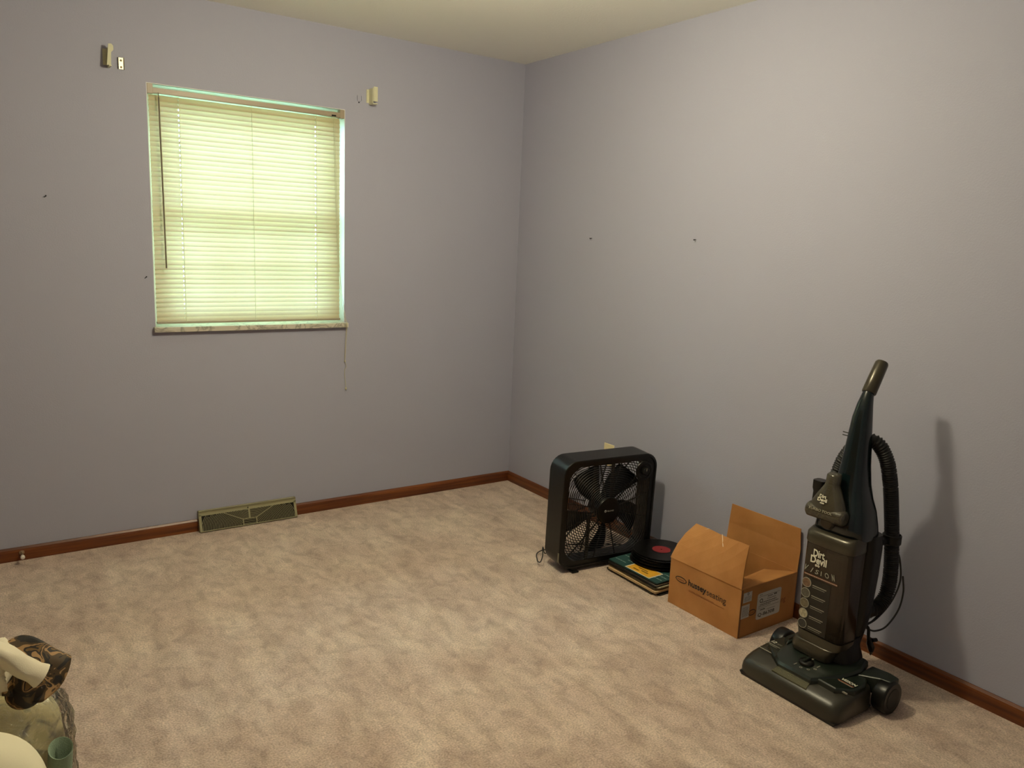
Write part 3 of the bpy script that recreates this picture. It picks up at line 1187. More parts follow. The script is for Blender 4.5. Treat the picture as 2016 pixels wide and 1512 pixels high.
# near end flap folded down into the box
rows = [[Vector((-BX + 0.006, -BY + 0.004, BZ - 0.002)), Vector((BX - 0.006, -BY + 0.004, BZ - 0.002))],
        [Vector((-BX + 0.012, -BY + 0.155, BZ - 0.075)), Vector((BX - 0.010, -BY + 0.150, BZ - 0.045))]]
flap('flap', rows, None)
# torn tape scraps on the front flap
for P0_, P1_, ww in ((mixp(B0, B1, 0.26) + Vector((0, 0, 0.002)), mixp(A0, B0, 0.72) + Vector((-0.006, -0.04, 0.012)), 0.003), (mixp(B0, B1, 0.52) + Vector((-0.002, 0, 0.002)), mixp(mixp(A0, A1, .62), mixp(B0, B1, .62), 0.72) + Vector((-0.006, 0, 0.006)), 0.002)):
    q = MB()
    q.prism([P0_ + Vector((0, ww, 0)), P0_ - Vector((0, ww, 0)), P1_ - Vector((0, ww, 0)), P1_ + Vector((0, ww, 0))], (-0.0006, 0, 0.0006))
    q.build('tape_scrap', M['tape'], bx_)
# printing on the front face (reads towards the camera side)
XD, UP = (0, -1, 0), (0, 0, 1)
fx = -BX - 0.0004


def oval(name, m, c, xd, a, b_, w_, parent):
    X = Vector(xd)
    g = MB()
    nrm = X.cross(Vector(UP))
    def ring(a_, b2):
        return [Vector(c) + X * a_ * math.cos(2 * PI * k / 32) + Vector(UP) * b2 * math.sin(2 * PI * k / 32) for k in range(32)]
    g.loft([ring(a, b_), ring(a - w_, b_ - w_), [p + nrm * 0.0004 for p in ring(a - w_, b_ - w_)], [p + nrm * 0.0004 for p in ring(a, b_)]], loop=True)
    return g.build(name, m, parent)


oval('oval_logo', M['blackprint'], (fx, 0.118, 0.122), XD, 0.030, 0.0125, 0.0035, body)
text('oval_logo_text', 'hussey', M['brownprint'], body, (fx, 0.136, 0.117), XD, UP, 0.009, 0.036, bold=0.015)
text('brand_print', 'hussey', M['blackprint'], body, (fx, 0.078, 0.106), XD, UP, 0.034, 0.094, bold=0.028)
text('brand_print', 'seating', M['blackprint'], body, (fx, -0.019, 0.104), XD, UP, 0.032, 0.096, bold=0.0)
text('tagline_print', 'quality seating worldwide', M['brownprint'], body, (fx, 0.072, 0.092), XD, UP, 0.006, 0.13)
q = MB().box((fx - 0.0003, -0.110, 0.0905), (fx, 0.074, 0.0915))
q.build('rule_print', M['brownprint'], body)
# near end: two small labels, oval logo, large part number label
XR = (1, 0, 0)
fy = -BY - 0.0004
q = MB().box((-0.157, fy - 0.0006, 0.142), (-0.108, fy, 0.182))
l1 = q.build('shipping_label', M['label'], body)
q = MB().box((-0.162, fy - 0.0006, 0.078), (-0.116, fy, 0.132))
l2 = q.build('shipping_label', M['label'], body)
for L_, x0, x1, z0, z1, n_ in ((l1, -0.150, -0.114, 0.148, 0.168, 4), (l2, -0.156, -0.122, 0.086, 0.126, 8)):
    q = MB()
    for k in range(n_):
        z = z0 + (z1 - z0) * k / n_
        x = x0
        while x < x1:
            ww = random.uniform(0.003, 0.009)
            q.box((x, fy - 0.0009, z), (min(x + ww, x1), fy - 0.0006, z + 0.0014))
            x += ww + 0.002
    q.build('label_print', M['labeltext'], L_)
q = MB()
q.lathe([(0.0035, 0), (0.0055, 0), (0.0055, -0.0003), (0.0035, -0.0003)], (-0.130, fy - 0.0006, 0.175), 'y', 16)
q.build('label_print', M['labeltext'], l1)
oval('oval_logo', M['blackprint'], (-0.098, fy - 0.0002, 0.092), XR, 0.022, 0.012, 0.003, body)
text('oval_logo_text', 'hussey', M['brownprint'], body, (-0.113, fy - 0.0002, 0.088), XR, UP, 0.007, 0.030, bold=0.01)
text('brand_print', 'hussey', M['brownprint'], body, (-0.070, fy, 0.086), XR, UP, 0.030, 0.085, bold=0.02)
text('brand_print', 'seating', M['brownprint'], body, (0.020, fy, 0.084), XR, UP, 0.028, 0.085)
q = MB().loft([[(x, fy - 0.0012, z) for x, z in sel(0.0, 0.106, 0.072, 0.054, 14, 40)], [(x, fy - 0.0005, z) for x, z in sel(0.0, 0.106, 0.072, 0.054, 14, 40)]])
big = q.build('part_label', M['label'], body)
yb = fy - 0.0012
text('part_number', 'Q-86308', M['blackprint'], big, (-0.062, yb, 0.061), XR, UP, 0.017, 0.100, bold=0.01)
q = MB()
for k, (z, a, b_, hh) in enumerate(((0.145, -0.062, 0.062, 0.001), (0.152, -0.060, -0.045, 0.002), (0.137, -0.010, 0.020, 0.003), (0.137, 0.028, 0.045, 0.006), (0.128, -0.012, 0.040, 0.002), (0.118, -0.040, 0.045, 0.003), (0.110, -0.055, 0.058, 0.003), (0.104, -0.062, 0.010, 0.002), (0.097, -0.064, 0.064, 0.001), (0.088, -0.050, -0.020, 0.004), (0.084, -0.010, 0.040, 0.0015))):
    x = a
    while x < b_:
        ww = (b_ - a) if hh == 0.001 else random.uniform(0.004, 0.011)
        q.box((x, yb - 0.0003, z), (min(x + ww, b_), yb, z + hh))
        x += ww + 0.002
q.lathe([(0.006, 0), (0.009, 0), (0.009, -0.0003), (0.006, -0.0003)], (-0.048, yb, 0.128), 'y', 18)
q.build('label_print', M['labeltext'], big)
# brown tape seam on the near vertical edge
MB().box((-BX + 0.0005, fy - 0.0002, 0.002), (-BX + 0.010, fy, BZ - 0.004)).build('edge_seam', mat('kraft_dark', (122, 82, 44), 0.7), body)

# ================================================================== UPRIGHT VACUUM
VX, VY = -0.30, -2.43
vac = thing('upright_vacuum', 'dark teal and bronze upright vacuum cleaner standing near the right wall', 'vacuum cleaner', (VX, VY, 0))


def rr_ring(x0, x1, hwid, z, n=4.5, seg=40, yc=0.0, tilt_=0.0):
    """rounded cross-section between x0 (front) and x1 (back)"""
    cx = (x0 + x1) / 2
    return [(x, y, z + tilt_ * (x - cx)) for x, y in sel(cx, yc, (x1 - x0) / 2, hwid, n, seg)]


# --- floor head: bumper profile swept across, ends rounded
def head_sec(y, k, top=0.0):
    """profile in x,z at width position y; k shrinks it towards the ends"""
    pr = [(-0.250, 0.012), (-0.253, 0.034), (-0.246, 0.055), (-0.228, 0.070), (-0.195, 0.080), (-0.150, 0.087), (-0.090, 0.092), (-0.052, 0.088), (-0.046, 0.070), (-0.046, 0.012)]
    cx, cz_ = -0.140, 0.012
    return [(cx + (x - cx) * (1 - (1 - k) * 0.6), y, cz_ + (z - cz_) * (1 - (1 - k) * 0.9)) for x, z in pr]


s = MB()
secs = []
HWD = 0.190
for y, k in ((-HWD, 0.35), (-HWD + 0.003, 0.68), (-HWD + 0.010, 0.86), (-HWD + 0.022, 0.96), (-HWD + 0.04, 1.0), (HWD - 0.04, 1.0), (HWD - 0.022, 0.96), (HWD - 0.010, 0.86), (HWD - 0.003, 0.68), (HWD, 0.35)):
    secs.append(head_sec(y, k))
s.loft(secs)
head = s.build('floor_head', M['bumper'], vac, smooth=True, angle=50)
s = MB()
s.loft([[(-0.245, -HWD + 0.012, 0.0), (-0.245, HWD - 0.012, 0.0), (-0.05, HWD - 0.012, 0.0), (-0.05, -HWD + 0.012, 0.0)], [(-0.250, -HWD + 0.006, 0.014), (-0.250, HWD - 0.006, 0.014), (-0.046, HWD - 0.006, 0.014), (-0.046, -HWD + 0.006, 0.014)]])
s.build('base_plate', M['black_soft'], head)
# dark green top deck of the head
s = MB()


def deck(z, g):
    o = [(-0.186 - g, 0.100), (-0.150, 0.150 + g), (-0.090, 0.168 + g), (-0.046 + g, 0.160), (-0.046 + g, -0.160), (-0.090, -0.178 - g), (-0.150, -0.178 - g), (-0.192 - g, -0.140)]
    return [(x, y, z) for x, y in o]


s.loft([deck(0.078, 0.004), deck(0.092, 0.002), deck(0.096, -0.004)])
dk = s.build('side_deck', M['head_teal'], head, smooth=True, bevel=0.004, angle=30)
s = MB()


def hump(z, g):
    o = [(-0.212 + g, 0.060), (-0.190 + g, 0.094 - g), (-0.130, 0.112 - g), (-0.040, 0.120 - g), (0.030 - g, 0.115 - g), (0.030 - g, -0.115 + g), (-0.040, -0.135 + g), (-0.110, -0.120 + g), (-0.185 + g, -0.086 + g), (-0.212 + g, -0.062)]
    return [(x, y, z + 0.10 * (x + 0.21)) for x, y in o]


s.loft([hump(0.070, -0.002), hump(0.088, 0.0), hump(0.096, 0.006), hump(0.098, 0.014)])
hp = s.build('motor_cover', M['head_teal'], vac, smooth=True, bevel=0.003, angle=28)
# clear belt window along the front edge of the motor cover
s = MB()
s.loft([[(-0.236, -0.066, 0.0655), (-0.236, 0.066, 0.0655), (-0.208, 0.062, 0.077), (-0.208, -0.062, 0.077)], [(-0.237, -0.066, 0.0690), (-0.237, 0.066, 0.0690), (-0.210, 0.062, 0.0805), (-0.210, -0.062, 0.0805)]])
s.build('brush_window', M['lens'], head)
MB().tube([(-0.207, -0.060, 0.090), (-0.207, 0.058, 0.090)], 0.0016, 6).build('window_edge', M['black'], head)


def hz_(x):
    return 0.098 + 0.10 * (x + 0.21) + 0.0004


# height dial with five marks round it
dc = (-0.150, -0.004)
s = MB()
s.lathe([(0.025, 0), (0.024, 0.006), (0.020, 0.009), (0.003, 0.010)], (dc[0], dc[1], hz_(dc[0])), 'z', 28)
dial = s.build('height_dial', M['black'], vac, smooth=True)
s = MB().box((dc[0] - 0.018, dc[1] - 0.005, hz_(dc[0]) + 0.008), (dc[0] + 0.018, dc[1] + 0.005, hz_(dc[0]) + 0.018))
s.build('dial_grip', M['head_teal'], dial, bevel=0.003)
for ang, ln in ((150, 1), (185, 0), (220, 0), (255, 0), (290, 1)):
    a = math.radians(ang)
    px, py = dc[0] - 0.036 * math.sin(a - PI / 2), dc[1] + 0.040 * math.cos(a - PI / 2)
    z = hz_(px)
    s = MB()
    if ln:
        s.box((px - 0.010, py - 0.0015, z), (px + 0.010, py + 0.0015, z + 0.0004))
    else:
        s.lathe([(0.003, 0), (0.005, 0), (0.005, 0.0004), (0.003, 0.0004)], (px, py, z), 'z', 12)
    s.build('dial_mark', M['greyprint'], hp)
s = MB()
s.prism([(dc[0] + 0.036, dc[1] - 0.004, hz_(dc[0] + 0.036)), (dc[0] + 0.036, dc[1] + 0.004, hz_(dc[0] + 0.036)), (dc[0] + 0.028, dc[1], hz_(dc[0] + 0.028))], (0, 0, 0.0006))
s.build('dial_mark', M['greyprint'], hp)
# lettering on the head
PX = (0, -1, 0)
PU = (1, 0, 0.06)
zd = 0.0968
text('twelve_amp', '12', M['whiteprint'], dk, (-0.122, 0.160, zd), PX, PU, 0.014, 0.018, shear=0.3, bold=0.03)
text('twelve_amp', 'AMP', M['greyprint'], dk, (-0.120, 0.138, zd), PX, PU, 0.008, 0.020, shear=0.3)
s = MB()
s.box((-0.136, 0.112, zd), (-0.133, 0.168, zd + 0.0004))
s.build('print_rule', M['greyprint'], dk)
s = MB().box((-0.144, 0.118, zd), (-0.142, 0.150, zd + 0.0004))
s.build('print_rule', M['greyprint'], dk)
s = MB()
s.box((-0.178, 0.095, 0.0885), (-0.174, 0.165, 0.0899))
s.build('print_rule', M['greyprint'], head)
s = MB()
s.box((-0.178, -0.172, 0.0855), (-0.174, -0.105, 0.0899))
s.prism([(-0.185, -0.085, 0.0895), (-0.172, -0.083, 0.0925), (-0.178, -0.105, 0.0905), (-0.183, -0.103, 0.0890)], (0, 0, 0.001))
s.build('print_rule', M['greyprint'], head)
text('model_print', 'VISION', M['whiteprint'], dk, (-0.128, -0.118, zd), PX, PU, 0.012, 0.052, shear=0.2, bold=0.03)
s = MB().box((-0.138, -0.168, zd), (-0.1345, -0.112, zd + 0.0004))
s.build('print_rule', M['redprint'], dk)
s = MB().box((-0.142, -0.166, zd), (-0.1395, -0.118, zd + 0.0004))
s.build('print_rule', M['greyprint'], dk)
# belt cover wing with a dark triangular opening (left side of the head)
s = MB()
s.loft([[(-0.12, 0.100, 0.080), (-0.02, 0.096, 0.080), (0.02, 0.150, 0.080), (-0.06, 0.155, 0.080)], [(-0.11, 0.105, 0.116), (-0.02, 0.100, 0.130), (0.00, 0.138, 0.112), (-0.06, 0.145, 0.108)]])
wg = s.build('side_wing', M['head_teal'], vac, smooth=True, bevel=0.006, angle=30)
MB().prism([(-0.090, 0.112, 0.1215), (-0.035, 0.106, 0.1290), (-0.070, 0.128, 0.1165)], (0, 0, 0.0012)).build('opening', M['dark'], wg)
# wheels
wp_ = [(0.004, -0.0), (0.050, 0.0), (0.053, 0.003), (0.054, 0.008), (0.054, 0.040), (0.052, 0.044), (0.004, 0.042)]
for (wx, wy, nm) in ((-0.018, -0.236, 1), (-0.018, 0.158, 0)):
    s = MB()
    s.lathe(wp_, (wx, wy, 0.054), 'y', 40)
    wo = s.build('wheel', M['black'], vac, smooth=True, angle=40)
    MB().lathe([(0.003, 0), (0.034, 0), (0.036, 0.003)], (wx, wy - 0.0015 if nm else wy + 0.0415, 0.054), 'y', 30).build('wheel_cap', M['black_soft'], wo, smooth=True)
# axle arm reaching out to the right wheel
s = MB()
s.loft([[(-0.06, -0.13, 0.050), (0.03, -0.13, 0.050), (0.03, -0.13, 0.105), (-0.06, -0.13, 0.100)], [(-0.035, -0.192, 0.050), (0.028, -0.192, 0.050), (0.028, -0.192, 0.112), (-0.030, -0.192, 0.108)], [(-0.030, -0.226, 0.085), (0.028, -0.226, 0.080), (0.028, -0.226, 0.108), (-0.026, -0.226, 0.112)]])
s.build('axle_arm', M['head_teal'], vac, smooth=True, bevel=0.005, angle=30)
# motor housing / pivot between head and body
s = MB()
s.loft([rr_ring(-0.075, 0.055, 0.105, 0.060, 3), rr_ring(-0.085, 0.060, 0.100, 0.12, 3), rr_ring(-0.080, 0.060, 0.085, 0.15, 3), rr_ring(-0.080, 0.060, 0.080, 0.185, 4)])
mh = s.build('motor_housing', M['black'], vac, smooth=True)
s = MB()
for k in range(6):
    z = 0.108 + 0.008 * k
    s.box((-0.0800, -0.060, z), (-0.0795 + 0.0, -0.010, z + 0.003))
s.build('vent_slots', M['bronze'], mh)
# bronze collar under the cup, two tiers
s = MB()
s.loft([rr_ring(-0.116, 0.0, 0.072, 0.110, 5, yc=0.018), rr_ring(-0.120, 0.0, 0.076, 0.130, 5, yc=0.016), rr_ring(-0.112, 0.0, 0.080, 0.158, 5, yc=0.008)])
s.build('lower_collar', M['bronze'], vac, smooth=True, bevel=0.003, angle=50)
s = MB()
s.loft([rr_ring(-0.106, 0.0, 0.080, 0.158, 5), rr_ring(-0.104, 0.0, 0.084, 0.172, 5), rr_ring(-0.104, 0.0, 0.086, 0.186, 5)])
s.build('upper_collar', M['bronze'], vac, smooth=True, angle=50)
# --- spine and teal shell
s = MB()
s.loft([rr_ring(0.000, 0.064, 0.070, 0.15, 4), rr_ring(-0.005, 0.080, 0.088, 0.26, 4), rr_ring(-0.005, 0.086, 0.094, 0.40, 4), rr_ring(-0.005, 0.086, 0.096, 0.50, 4), rr_ring(-0.01, 0.082, 0.094, 0.545, 4)])
s.build('spine', M['black'], vac, smooth=True)
s = MB()
s.loft([rr_ring(-0.074, 0.072, 0.088, 0.535, 3.6), rr_ring(-0.084, 0.074, 0.090, 0.548, 3.6), rr_ring(-0.082, 0.070, 0.087, 0.580, 3.4), rr_ring(-0.070, 0.064, 0.078, 0.625, 3.2), rr_ring(-0.056, 0.058, 0.062, 0.665, 3),
        rr_ring(-0.046, 0.052, 0.050, 0.710, 3), rr_ring(-0.038, 0.046, 0.042, 0.770, 3), rr_ring(-0.030, 0.040, 0.036, 0.850, 2.8), rr_ring(-0.022, 0.034, 0.030, 0.930, 2.6), rr_ring(-0.010, 0.034, 0.024, 0.975, 2.4),
        rr_ring(0.004, 0.038, 0.0185, 1.005, 2.2, tilt_=-0.3), rr_ring(0.014, 0.044, 0.016, 1.022, 2, tilt_=-0.5)])
s.build('handle_shell', M['teal'], vac, smooth=True, angle=60)
# grip
s = MB()
ax0, ax1 = Vector((0.024, 0, 1.010)), Vector((0.083, 0, 1.112))
d = (ax1 - ax0)
s.tube([ax0, ax0 + d * 0.02, ax0 + d * 0.5, ax0 + d * 0.92, ax0 + d * 0.98, ax1], [0.0215, 0.0230, 0.0225, 0.0215, 0.018, 0.007], 20)
s.build('grip', M['bronze'], vac, smooth=True, angle=50)
# --- bronze cap band above the cup, dust cup, filter
s = MB()
s.loft([rr_ring(-0.104, 0.0, 0.0875, 0.497, 5), rr_ring(-0.108, 0.0, 0.0895, 0.505, 5), rr_ring(-0.106, 0.0, 0.088, 0.535, 5), rr_ring(-0.090, 0.0, 0.082, 0.548, 5)])
s.build('cup_lid', M['bronze'], vac, smooth=True, angle=50)
s = MB()
s.loft([rr_ring(-0.100, 0.0, 0.082, 0.186, 6), rr_ring(-0.105, 0.0, 0.086, 0.192, 6), rr_ring(-0.103, 0.0, 0.086, 0.496, 6)])
cup = s.build('dust_cup', M['cup'], vac, smooth=True, angle=50)
MB().lathe([(0.030, 0), (0.040, 0.005), (0.040, 0.26), (0.030, 0.275)], (-0.050, 0, 0.20), 'z', 28).build('filter', mat('filter_pleats', (40, 34, 28), 0.9), cup)
# cup print
fx2 = -0.1046
q = MB()
q.box((fx2 - 0.0004, -0.030, 0.192), (fx2, 0.052, 0.378))
lab = q.build('label_panel', M['lcdpanel'], cup)
text('brand_print', 'Dirt', M['whiteprint'], cup, (fx2, 0.046, 0.456), PX, UP, 0.026, 0.042, bold=0.03)
text('brand_print', 'Devil', M['whiteprint'], cup, (fx2, 0.054, 0.433), PX, UP, 0.026, 0.060, bold=0.03)
q = MB()
for sy in (-1, 1):
    q.lathe([(0.0015, 0), (0.004, 0), (0.004, -0.0005), (0.0015, -0.0005)], (fx2, 0.027 + sy * 0.0045, 0.4275), 'x', 12)
q.build('brand_mark', M['whiteprint'], cup)
for ch, yy, hh, sh in (('V', 0.072, 0.026, 0.5), ('I', 0.050, 0.022, 0.45), ('S', 0.033, 0.020, 0.2), ('I', 0.011, 0.020, 0.0), ('O', -0.004, 0.022, -0.2), ('N', -0.027, 0.026, -0.5)):
    text('model_print', ch, M['greyprint'], cup, (fx2, yy, 0.3985), PX, UP, hh * 0.8, None if ch == 'I' else 0.015, shear=sh, bold=0.02)
q = MB().box((fx2 - 0.0004, -0.052, 0.3850), (fx2, 0.072, 0.3905))
q.build('rule_print', M['redprint'], cup)
q = MB()
x = 0.068
while x > -0.050:
    ww = random.uniform(0.003, 0.007)
    q.box((fx2 - 0.0006, x - ww, 0.3862), (fx2 - 0.0004, x, 0.3892))
    x -= ww + 0.002
q.build('rule_letters', M['greyprint'], cup)
tones = ((112, 84, 62), (88, 84, 72), (104, 96, 74), (170, 162, 134), (50, 48, 44))
for k in range(5):
    zc = 0.358 - k * 0.0370
    yc = 0.058
    q = MB().lathe([(0.001, 0), (0.0160, 0), (0.0160, -0.0012), (0.001, -0.0012)], (fx2 - 0.0004, yc, zc), 'x', 28)
    mp_ = mat('picture_dot', tones[k], 0.4, vary=0.75, vscale=130)
    pic = q.build('picture_dot', mp_, cup)
    q = MB().lathe([(0.0150, -0.0002), (0.0170, -0.0002), (0.0170, -0.0018), (0.0150, -0.0018)], (fx2 - 0.0004, yc, zc), 'x', 28)
    q.build('dot_ring', M['greyprint'], pic)
    q = MB()
    for j, (w0, hh) in enumerate(((0.052, 0.0028), (0.046, 0.0014))):
        y = 0.036
        q.box((fx2 - 0.0007, y - w0, zc - 0.004 - j * 0.006), (fx2 - 0.0004, y, zc - 0.004 - j * 0.006 + hh))
    q.build('caption_lines', M['greyprint'], lab)
# latch button on the shell
q = MB()
q.lathe([(0.026, 0.010), (0.025, -0.004), (0.020, -0.010), (0.012, -0.011), (0.001, -0.010)], (-0.083, 0.022, 0.578), 'x', 28)
q.build('cup_latch', M['bronze'], vac, smooth=True)
# --- turbo tool: smoked clear bell with a cross barrel, clipped to the shell
tx, ty = -0.094, 0.022
q = MB()
secs = []
for z, a, b_ in ((0.615, 0.026, 0.060), (0.640, 0.026, 0.060), (0.665, 0.024, 0.048), (0.690, 0.022, 0.034), (0.706, 0.020, 0.024), (0.712, 0.021, 0.0225), (0.740, 0.021, 0.0225), (0.744, 0.018, 0.0195)):
    secs.append([(x, y, z) for x, y in sel(tx + 0.02 * (z - 0.615) / 0.13, ty, a, b_, 2.4, 32)])
q.loft(secs)
tl = q.build('turbo_tool', M['tool'], vac, smooth=True, angle=50)
q = MB().lathe([(0.004, -0.068), (0.020, -0.068), (0.0255, -0.062), (0.0255, 0.062), (0.020, 0.068), (0.004, 0.068)], (tx - 0.002, ty, 0.612), 'y', 32)
q.build('tool_barrel', M['tool'], tl, smooth=True)
q = MB()
q.tube([(tx - 0.002, ty - 0.06, 0.612), (tx - 0.002, ty + 0.06, 0.612)], 0.010, 12)
for k in range(9):
    y = ty - 0.052 + k * 0.013
    a = k * 0.9
    q.cyl((tx - 0.002, y, 0.612), (tx - 0.002 - 0.021 * abs(math.cos(a)), y, 0.612 + 0.021 * math.sin(a)), 0.003, 6)
q.build('brush_roll', mat('brush_grey', (118, 112, 98), 0.6), tl)
text('tool_print', 'TURBO', M['greyprint'], tl, (tx - 0.0285, ty + 0.050, 0.619), PX, UP, 0.009, 0.046, shear=0.2, bold=0.02)
text('tool_print', 'TOOL', M['greyprint'], tl, (tx - 0.0285, ty + 0.000, 0.619), PX, UP, 0.009, 0.036, shear=0.2, bold=0.02)
text('brand_print', 'Dirt', M['whiteprint'], tl, (tx - 0.0200, ty + 0.020, 0.664), PX, (0.15, 0, 1), 0.012, 0.024, bold=0.03)
text('brand_print', 'Devil', M['whiteprint'], tl, (tx - 0.0235, ty + 0.024, 0.653), PX, (0.15, 0, 1), 0.012, 0.034, bold=0.03)
q = MB().box((tx - 0.0268, ty - 0.002, 0.647), (tx - 0.0258, ty + 0.012, 0.651))
q.build('brand_mark', M['whiteprint'], tl)
# crevice tool behind it on the far side
q = MB()
q.loft([[(x, y, 0.58) for x, y in sel(-0.045, 0.098, 0.012, 0.013, 4, 20)], [(x, y, 0.66) for x, y in sel(-0.045, 0.092, 0.014, 0.015, 4, 20)], [(x, y, 0.672) for x, y in sel(-0.045, 0.088, 0.020, 0.021, 4, 20)], [(x, y, 0.70) for x, y in sel(-0.045, 0.088, 0.020, 0.021, 4, 20)]])
q.build('crevice_tool', M['black'], vac, smooth=True, angle=40)
# cord prongs near the handle
q = MB()
q.cyl((-0.008, 0.030, 0.872), (-0.014, 0.050, 0.874), 0.0018, 6).cyl((-0.008, 0.030, 0.862), (-0.014, 0.050, 0.864), 0.0018, 6)
q.build('cord_clip', M['black'], vac)
# --- ribbed hose
path = spline([(0.010, 0.085, 0.58), (0.020, 0.080, 0.68), (0.028, 0.058, 0.775), (0.032, 0.014, 0.842), (0.045, -0.034, 0.850), (0.070, -0.062, 0.800), (0.096, -0.072, 0.720), (0.124, -0.074, 0.62), (0.152, -0.074, 0.51), (0.172, -0.074, 0.40), (0.176, -0.072, 0.33),
               (0.160, -0.070, 0.285), (0.125, -0.066, 0.262), (0.080, -0.060, 0.262), (0.050, -0.050, 0.275)], 26)
R = []
L_ = 0.0
for i, p in enumerate(path):
    if i:
        L_ += (p - path[i - 1]).length
    R.append(0.0225 + 0.0018 * (1 if int(L_ / 0.0042) % 2 == 0 else -1))
q = MB().tube(path, R, 14)
q.build('ribbed_hose', M['black_soft'], vac, smooth=True, angle=60)
q = MB().cyl((0.012, 0.085, 0.575), (0.014, 0.083, 0.61), 0.027, 18)
q.build('hose_cuff', M['black'], vac, smooth=True)
q = MB().cyl((0.060, -0.055, 0.268), (0.085, -0.062, 0.262), 0.029, 18)
q.build('hose_cuff', M['black'], vac, smooth=True)
q = MB().lathe([(0.027, -0.018), (0.031, -0.014), (0.031, 0.014), (0.027, 0.018)], (0.152, -0.074, 0.51), 'z', 20)
q.box((0.07, -0.080, 0.500), (0.14, -0.066, 0.520))
q.build('hose_clip', M['black'], vac, smooth=True)
# --- power cord: loops off the back, plug hanging
q = MB()
q.tube(spline([(0.060, -0.060, 0.215), (0.110, -0.066, 0.215), (0.160, -0.072, 0.255), (0.200, -0.076, 0.320), (0.208, -0.078, 0.372), (0.205, -0.078, 0.430), (0.190, -0.072, 0.47)], 8), 0.0032, 6)
q.tube(spline([(0.070, -0.062, 0.205), (0.130, -0.072, 0.225), (0.195, -0.080, 0.275), (0.226, -0.084, 0.345), (0.214, -0.080, 0.42), (0.196, -0.074, 0.46)], 8), 0.0032, 6)
q.tube(spline([(0.082, -0.066, 0.196), (0.130, -0.070, 0.176), (0.185, -0.078, 0.182), (0.232, -0.088, 0.235), (0.246, -0.090, 0.300), (0.236, -0.086, 0.36)], 8), 0.0032, 6)
q.tube(spline([(0.075, -0.064, 0.210), (0.086, -0.070, 0.196), (0.092, -0.070, 0.170), (0.098, -0.070, 0.145)], 6), 0.0055, 8)
q.build('power_cord', M['black_soft'], vac, smooth=True)
q = MB()
q.tube([(0.098, -0.070, 0.160), (0.102, -0.072, 0.140), (0.112, -0.074, 0.120), (0.114, -0.074, 0.108)], [0.006, 0.011, 0.012, 0.009], 10)
q.cyl((0.104, -0.078, 0.152), (0.124, -0.082, 0.150), 0.007, 10)
pl = q.build('plug', M['black'], vac, smooth=True)
q = MB().box((0.109, -0.078, 0.094), (0.1105, -0.073, 0.110)).box((0.118, -0.078, 0.094), (0.1195, -0.073, 0.110))
q.build('prongs', M['steel'], pl)

# the shell leans back slightly above the cup
for ch in vac.children:
    if ch.name.split('.')[0] in ('handle_shell', 'grip', 'cord_clip', 'ribbed_hose'):
        for v in ch.data.vertices:
            k = max(0.0, v.co.z - 0.60) / 0.51
            v.co.x += 0.004 * k

# ================================================================== BEDDING AND BAG AT THE LOWER LEFT
def blob(name, c, r, m, parent=None, amp=0.02, fr_=6.0, n=2.4, seed=0, flat=True, sub=5, ridg=0.0):
    bm = bmesh.new()
    bmesh.ops.create_icosphere(bm, subdivisions=sub, radius=1.0)
    for v in bm.verts:
        d_ = v.co.normalized()
        k = (abs(d_.x) ** n + abs(d_.y) ** n + abs(d_.z) ** n) ** (-1 / n)
        p = Vector((d_.x * r[0], d_.y * r[1], d_.z * r[2])) * k
        w_ = noise.noise(p * fr_ + Vector((seed, seed, 0)))
        rg = 1 - abs(noise.noise(p * fr_ * 1.3 + Vector((seed + 9, 0, seed)))) * 2
        p += d_ * (amp * w_ + ridg * max(0, rg) ** 3)
        q_ = p + Vector(c)
        if flat and q_.z < 0.002:
            q_.z = 0.002
        v.co = q_
    me = bpy.data.meshes.new(name)
    bm.to_mesh(me)
    bm.free()
    me.materials.append(m)
    me.shade_smooth()
    o = bpy.data.objects.new(name, me)
    return link(o, parent)


# plump cream pillow standing on end
pw = blob('pillow', (-2.768, -2.21, 0.250), (0.172, 0.112, 0.250), M['pillow'], amp=0.012, fr_=5, n=2.6, seed=3)
tag(pw, 'plump cream pillow in the lower left corner of the photo', 'pillow')
# clear bag behind, with clothing inside
bag = thing('plastic_bag', 'clear plastic bag stuffed with clothing behind the cream pillow', 'bag', (-2.70, -1.868, 0))
blob('film', (0, 0, 0.212), (0.160, 0.118, 0.216), M['clearbag'], bag, amp=0.010, fr_=14, n=3.2, seed=5, ridg=0.008)
blob('clothing', (0, 0.010, 0.203), (0.140, 0.092, 0.197), M['mixcloth'], bag, amp=0.016, fr_=12, n=3.0, seed=8, ridg=0.006)
# pale green rolled towel pressed against the front of the bag
tw = thing('rolled_towel', 'pale green rolled towel end showing through the clear bag', 'towel', (-2.596, -2.030, 0))
q = MB()
rings = []
for k in range(9):
    t_ = k / 8
    z0 = 0.09 + 0.235 * t_
    rings.append([Vector((0.0 + 0.020 * t_ + 0.024 * math.cos(2 * PI * j / 24), -0.008 * t_ + 0.024 * math.sin(2 * PI * j / 24), z0 + 0.012 * math.sin(2 * PI * j / 24) * t_)) for j in range(24)])
inner = [[Vector((p.x * 0.90 + 0.002, p.y * 0.90, p.z - 0.001)) for p in rings[-1]], [Vector((p.x * 0.6 + 0.006, p.y * 0.6, p.z - 0.06)) for p in rings[-1]]]
q.loft([[Vector((p.x, p.y, 0.0)) for p in rings[0]]] + rings + inner)
q.build('towel_roll', M['towel'], tw, smooth=True, angle=60)
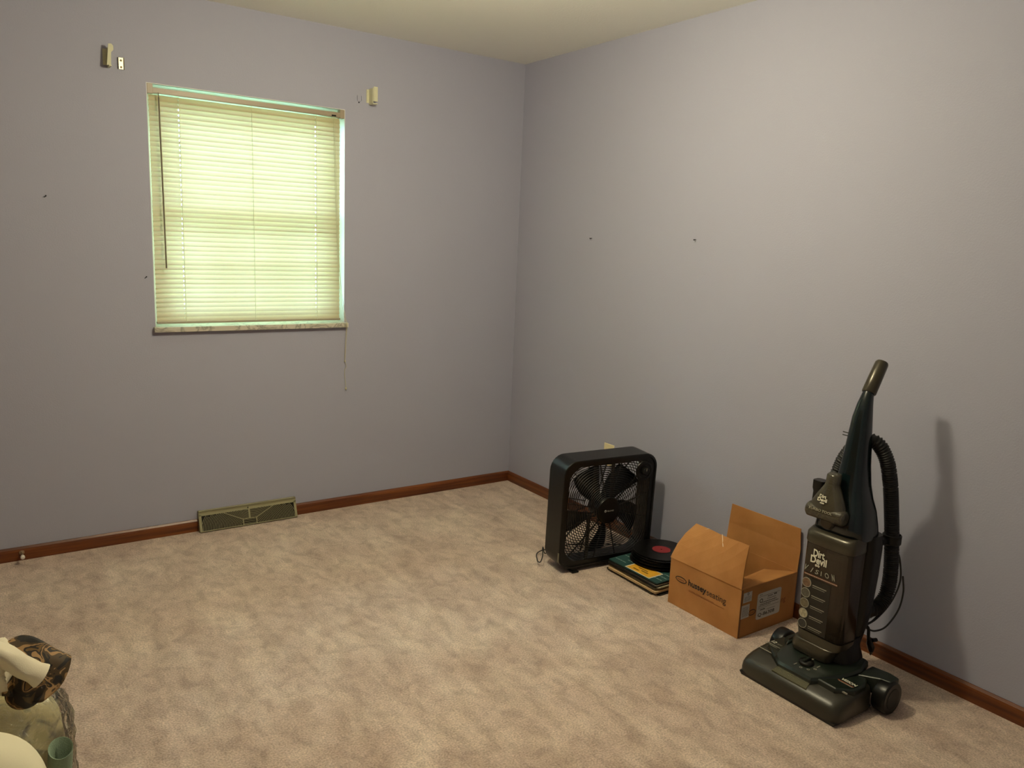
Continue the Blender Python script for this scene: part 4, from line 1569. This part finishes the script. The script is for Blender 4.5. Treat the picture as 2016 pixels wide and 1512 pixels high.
# white pillowcase crumpled on top, with an open cuff
pc = thing('pillowcase', 'crumpled white pillowcase with open cuff lying over the clear bag', 'pillowcase', (-2.785, -1.955, 0.008))
blob('bunched_cloth', (0.0, -0.035, 0.518), (0.150, 0.088, 0.062), M['whitecloth'], pc, amp=0.026, fr_=11, n=2.3, seed=21, flat=False, ridg=0.012)
q = MB()
rings = []
a0_, a1_ = Vector((0.105, -0.100, 0.585)), Vector((0.180, -0.108, 0.512))
dd = (a1_ - a0_).normalized()
s1 = Vector((0, 1, 0))
s2 = dd.cross(s1).normalized()
for k in range(7):
    t_ = k / 6
    c_ = a0_ + (a1_ - a0_) * t_
    rw = 0.022 + 0.008 * t_
    rings.append([c_ + s1 * rw * 1.1 * math.cos(2 * PI * j / 28) + s2 * (rw * (0.75 + 0.1 * math.sin(3 * 2 * PI * j / 28 + 2 * t_))) * math.sin(2 * PI * j / 28) for j in range(28)])
rings += [[p * 0.94 + (a1_) * 0.06 for p in rings[-1]], [p * 0.8 + (a0_ * 0.4 + a1_ * 0.6) * 0.2 for p in rings[-2]]]
for r_ in rings[:-2]:
    for p in r_:
        w_ = noise.noise(p * 38) * 0.006 + noise.noise(p * 90) * 0.002
        p += s1 * w_ + s2 * w_
q.loft(rings)
q.build('cuff', M['whitecloth'], pc, smooth=True, angle=70)
# camouflage cloth curling out over the bag
cm = thing('camouflage_cloth', 'brown camouflage print cloth curling out beside the white pillowcase', 'cloth', (-2.612, -1.99, 0.0))
q = MB()
rows = []
for i in range(15):
    t_ = i / 14
    row = []
    for j in range(15):
        u = j / 14
        x = -0.060 + 0.130 * u - 0.018 * (t_ - 0.35) ** 2 * 8 * u
        a = 2.6 * (t_ - 0.15)
        y = 0.035 - 0.085 * t_ + 0.01 * math.sin(5 * u)
        z = 0.548 - 0.030 * u - 0.070 * t_ ** 1.6 + 0.020 * math.sin(PI * u) * (1 - t_) + 0.006 * math.sin(9 * t_ + 4 * u)
        row.append(Vector((x, y, z)))
    rows.append(row)
V = [[q.bm.verts.new(p) for p in r_] for r_ in rows]
for a in range(14):
    for k in range(14):
        q.face([V[a][k], V[a][k + 1], V[a + 1][k + 1], V[a + 1][k]])
o = q.build('folded_sheet', M['camo'], cm, smooth=True, angle=180)
sm = o.modifiers.new('thick', 'SOLIDIFY')
sm.thickness = 0.003
blob('bunched_cloth', (-0.016, -0.012, 0.480), (0.034, 0.048, 0.040), M['camo'], cm, amp=0.02, fr_=18, n=2.3, seed=31, flat=False)
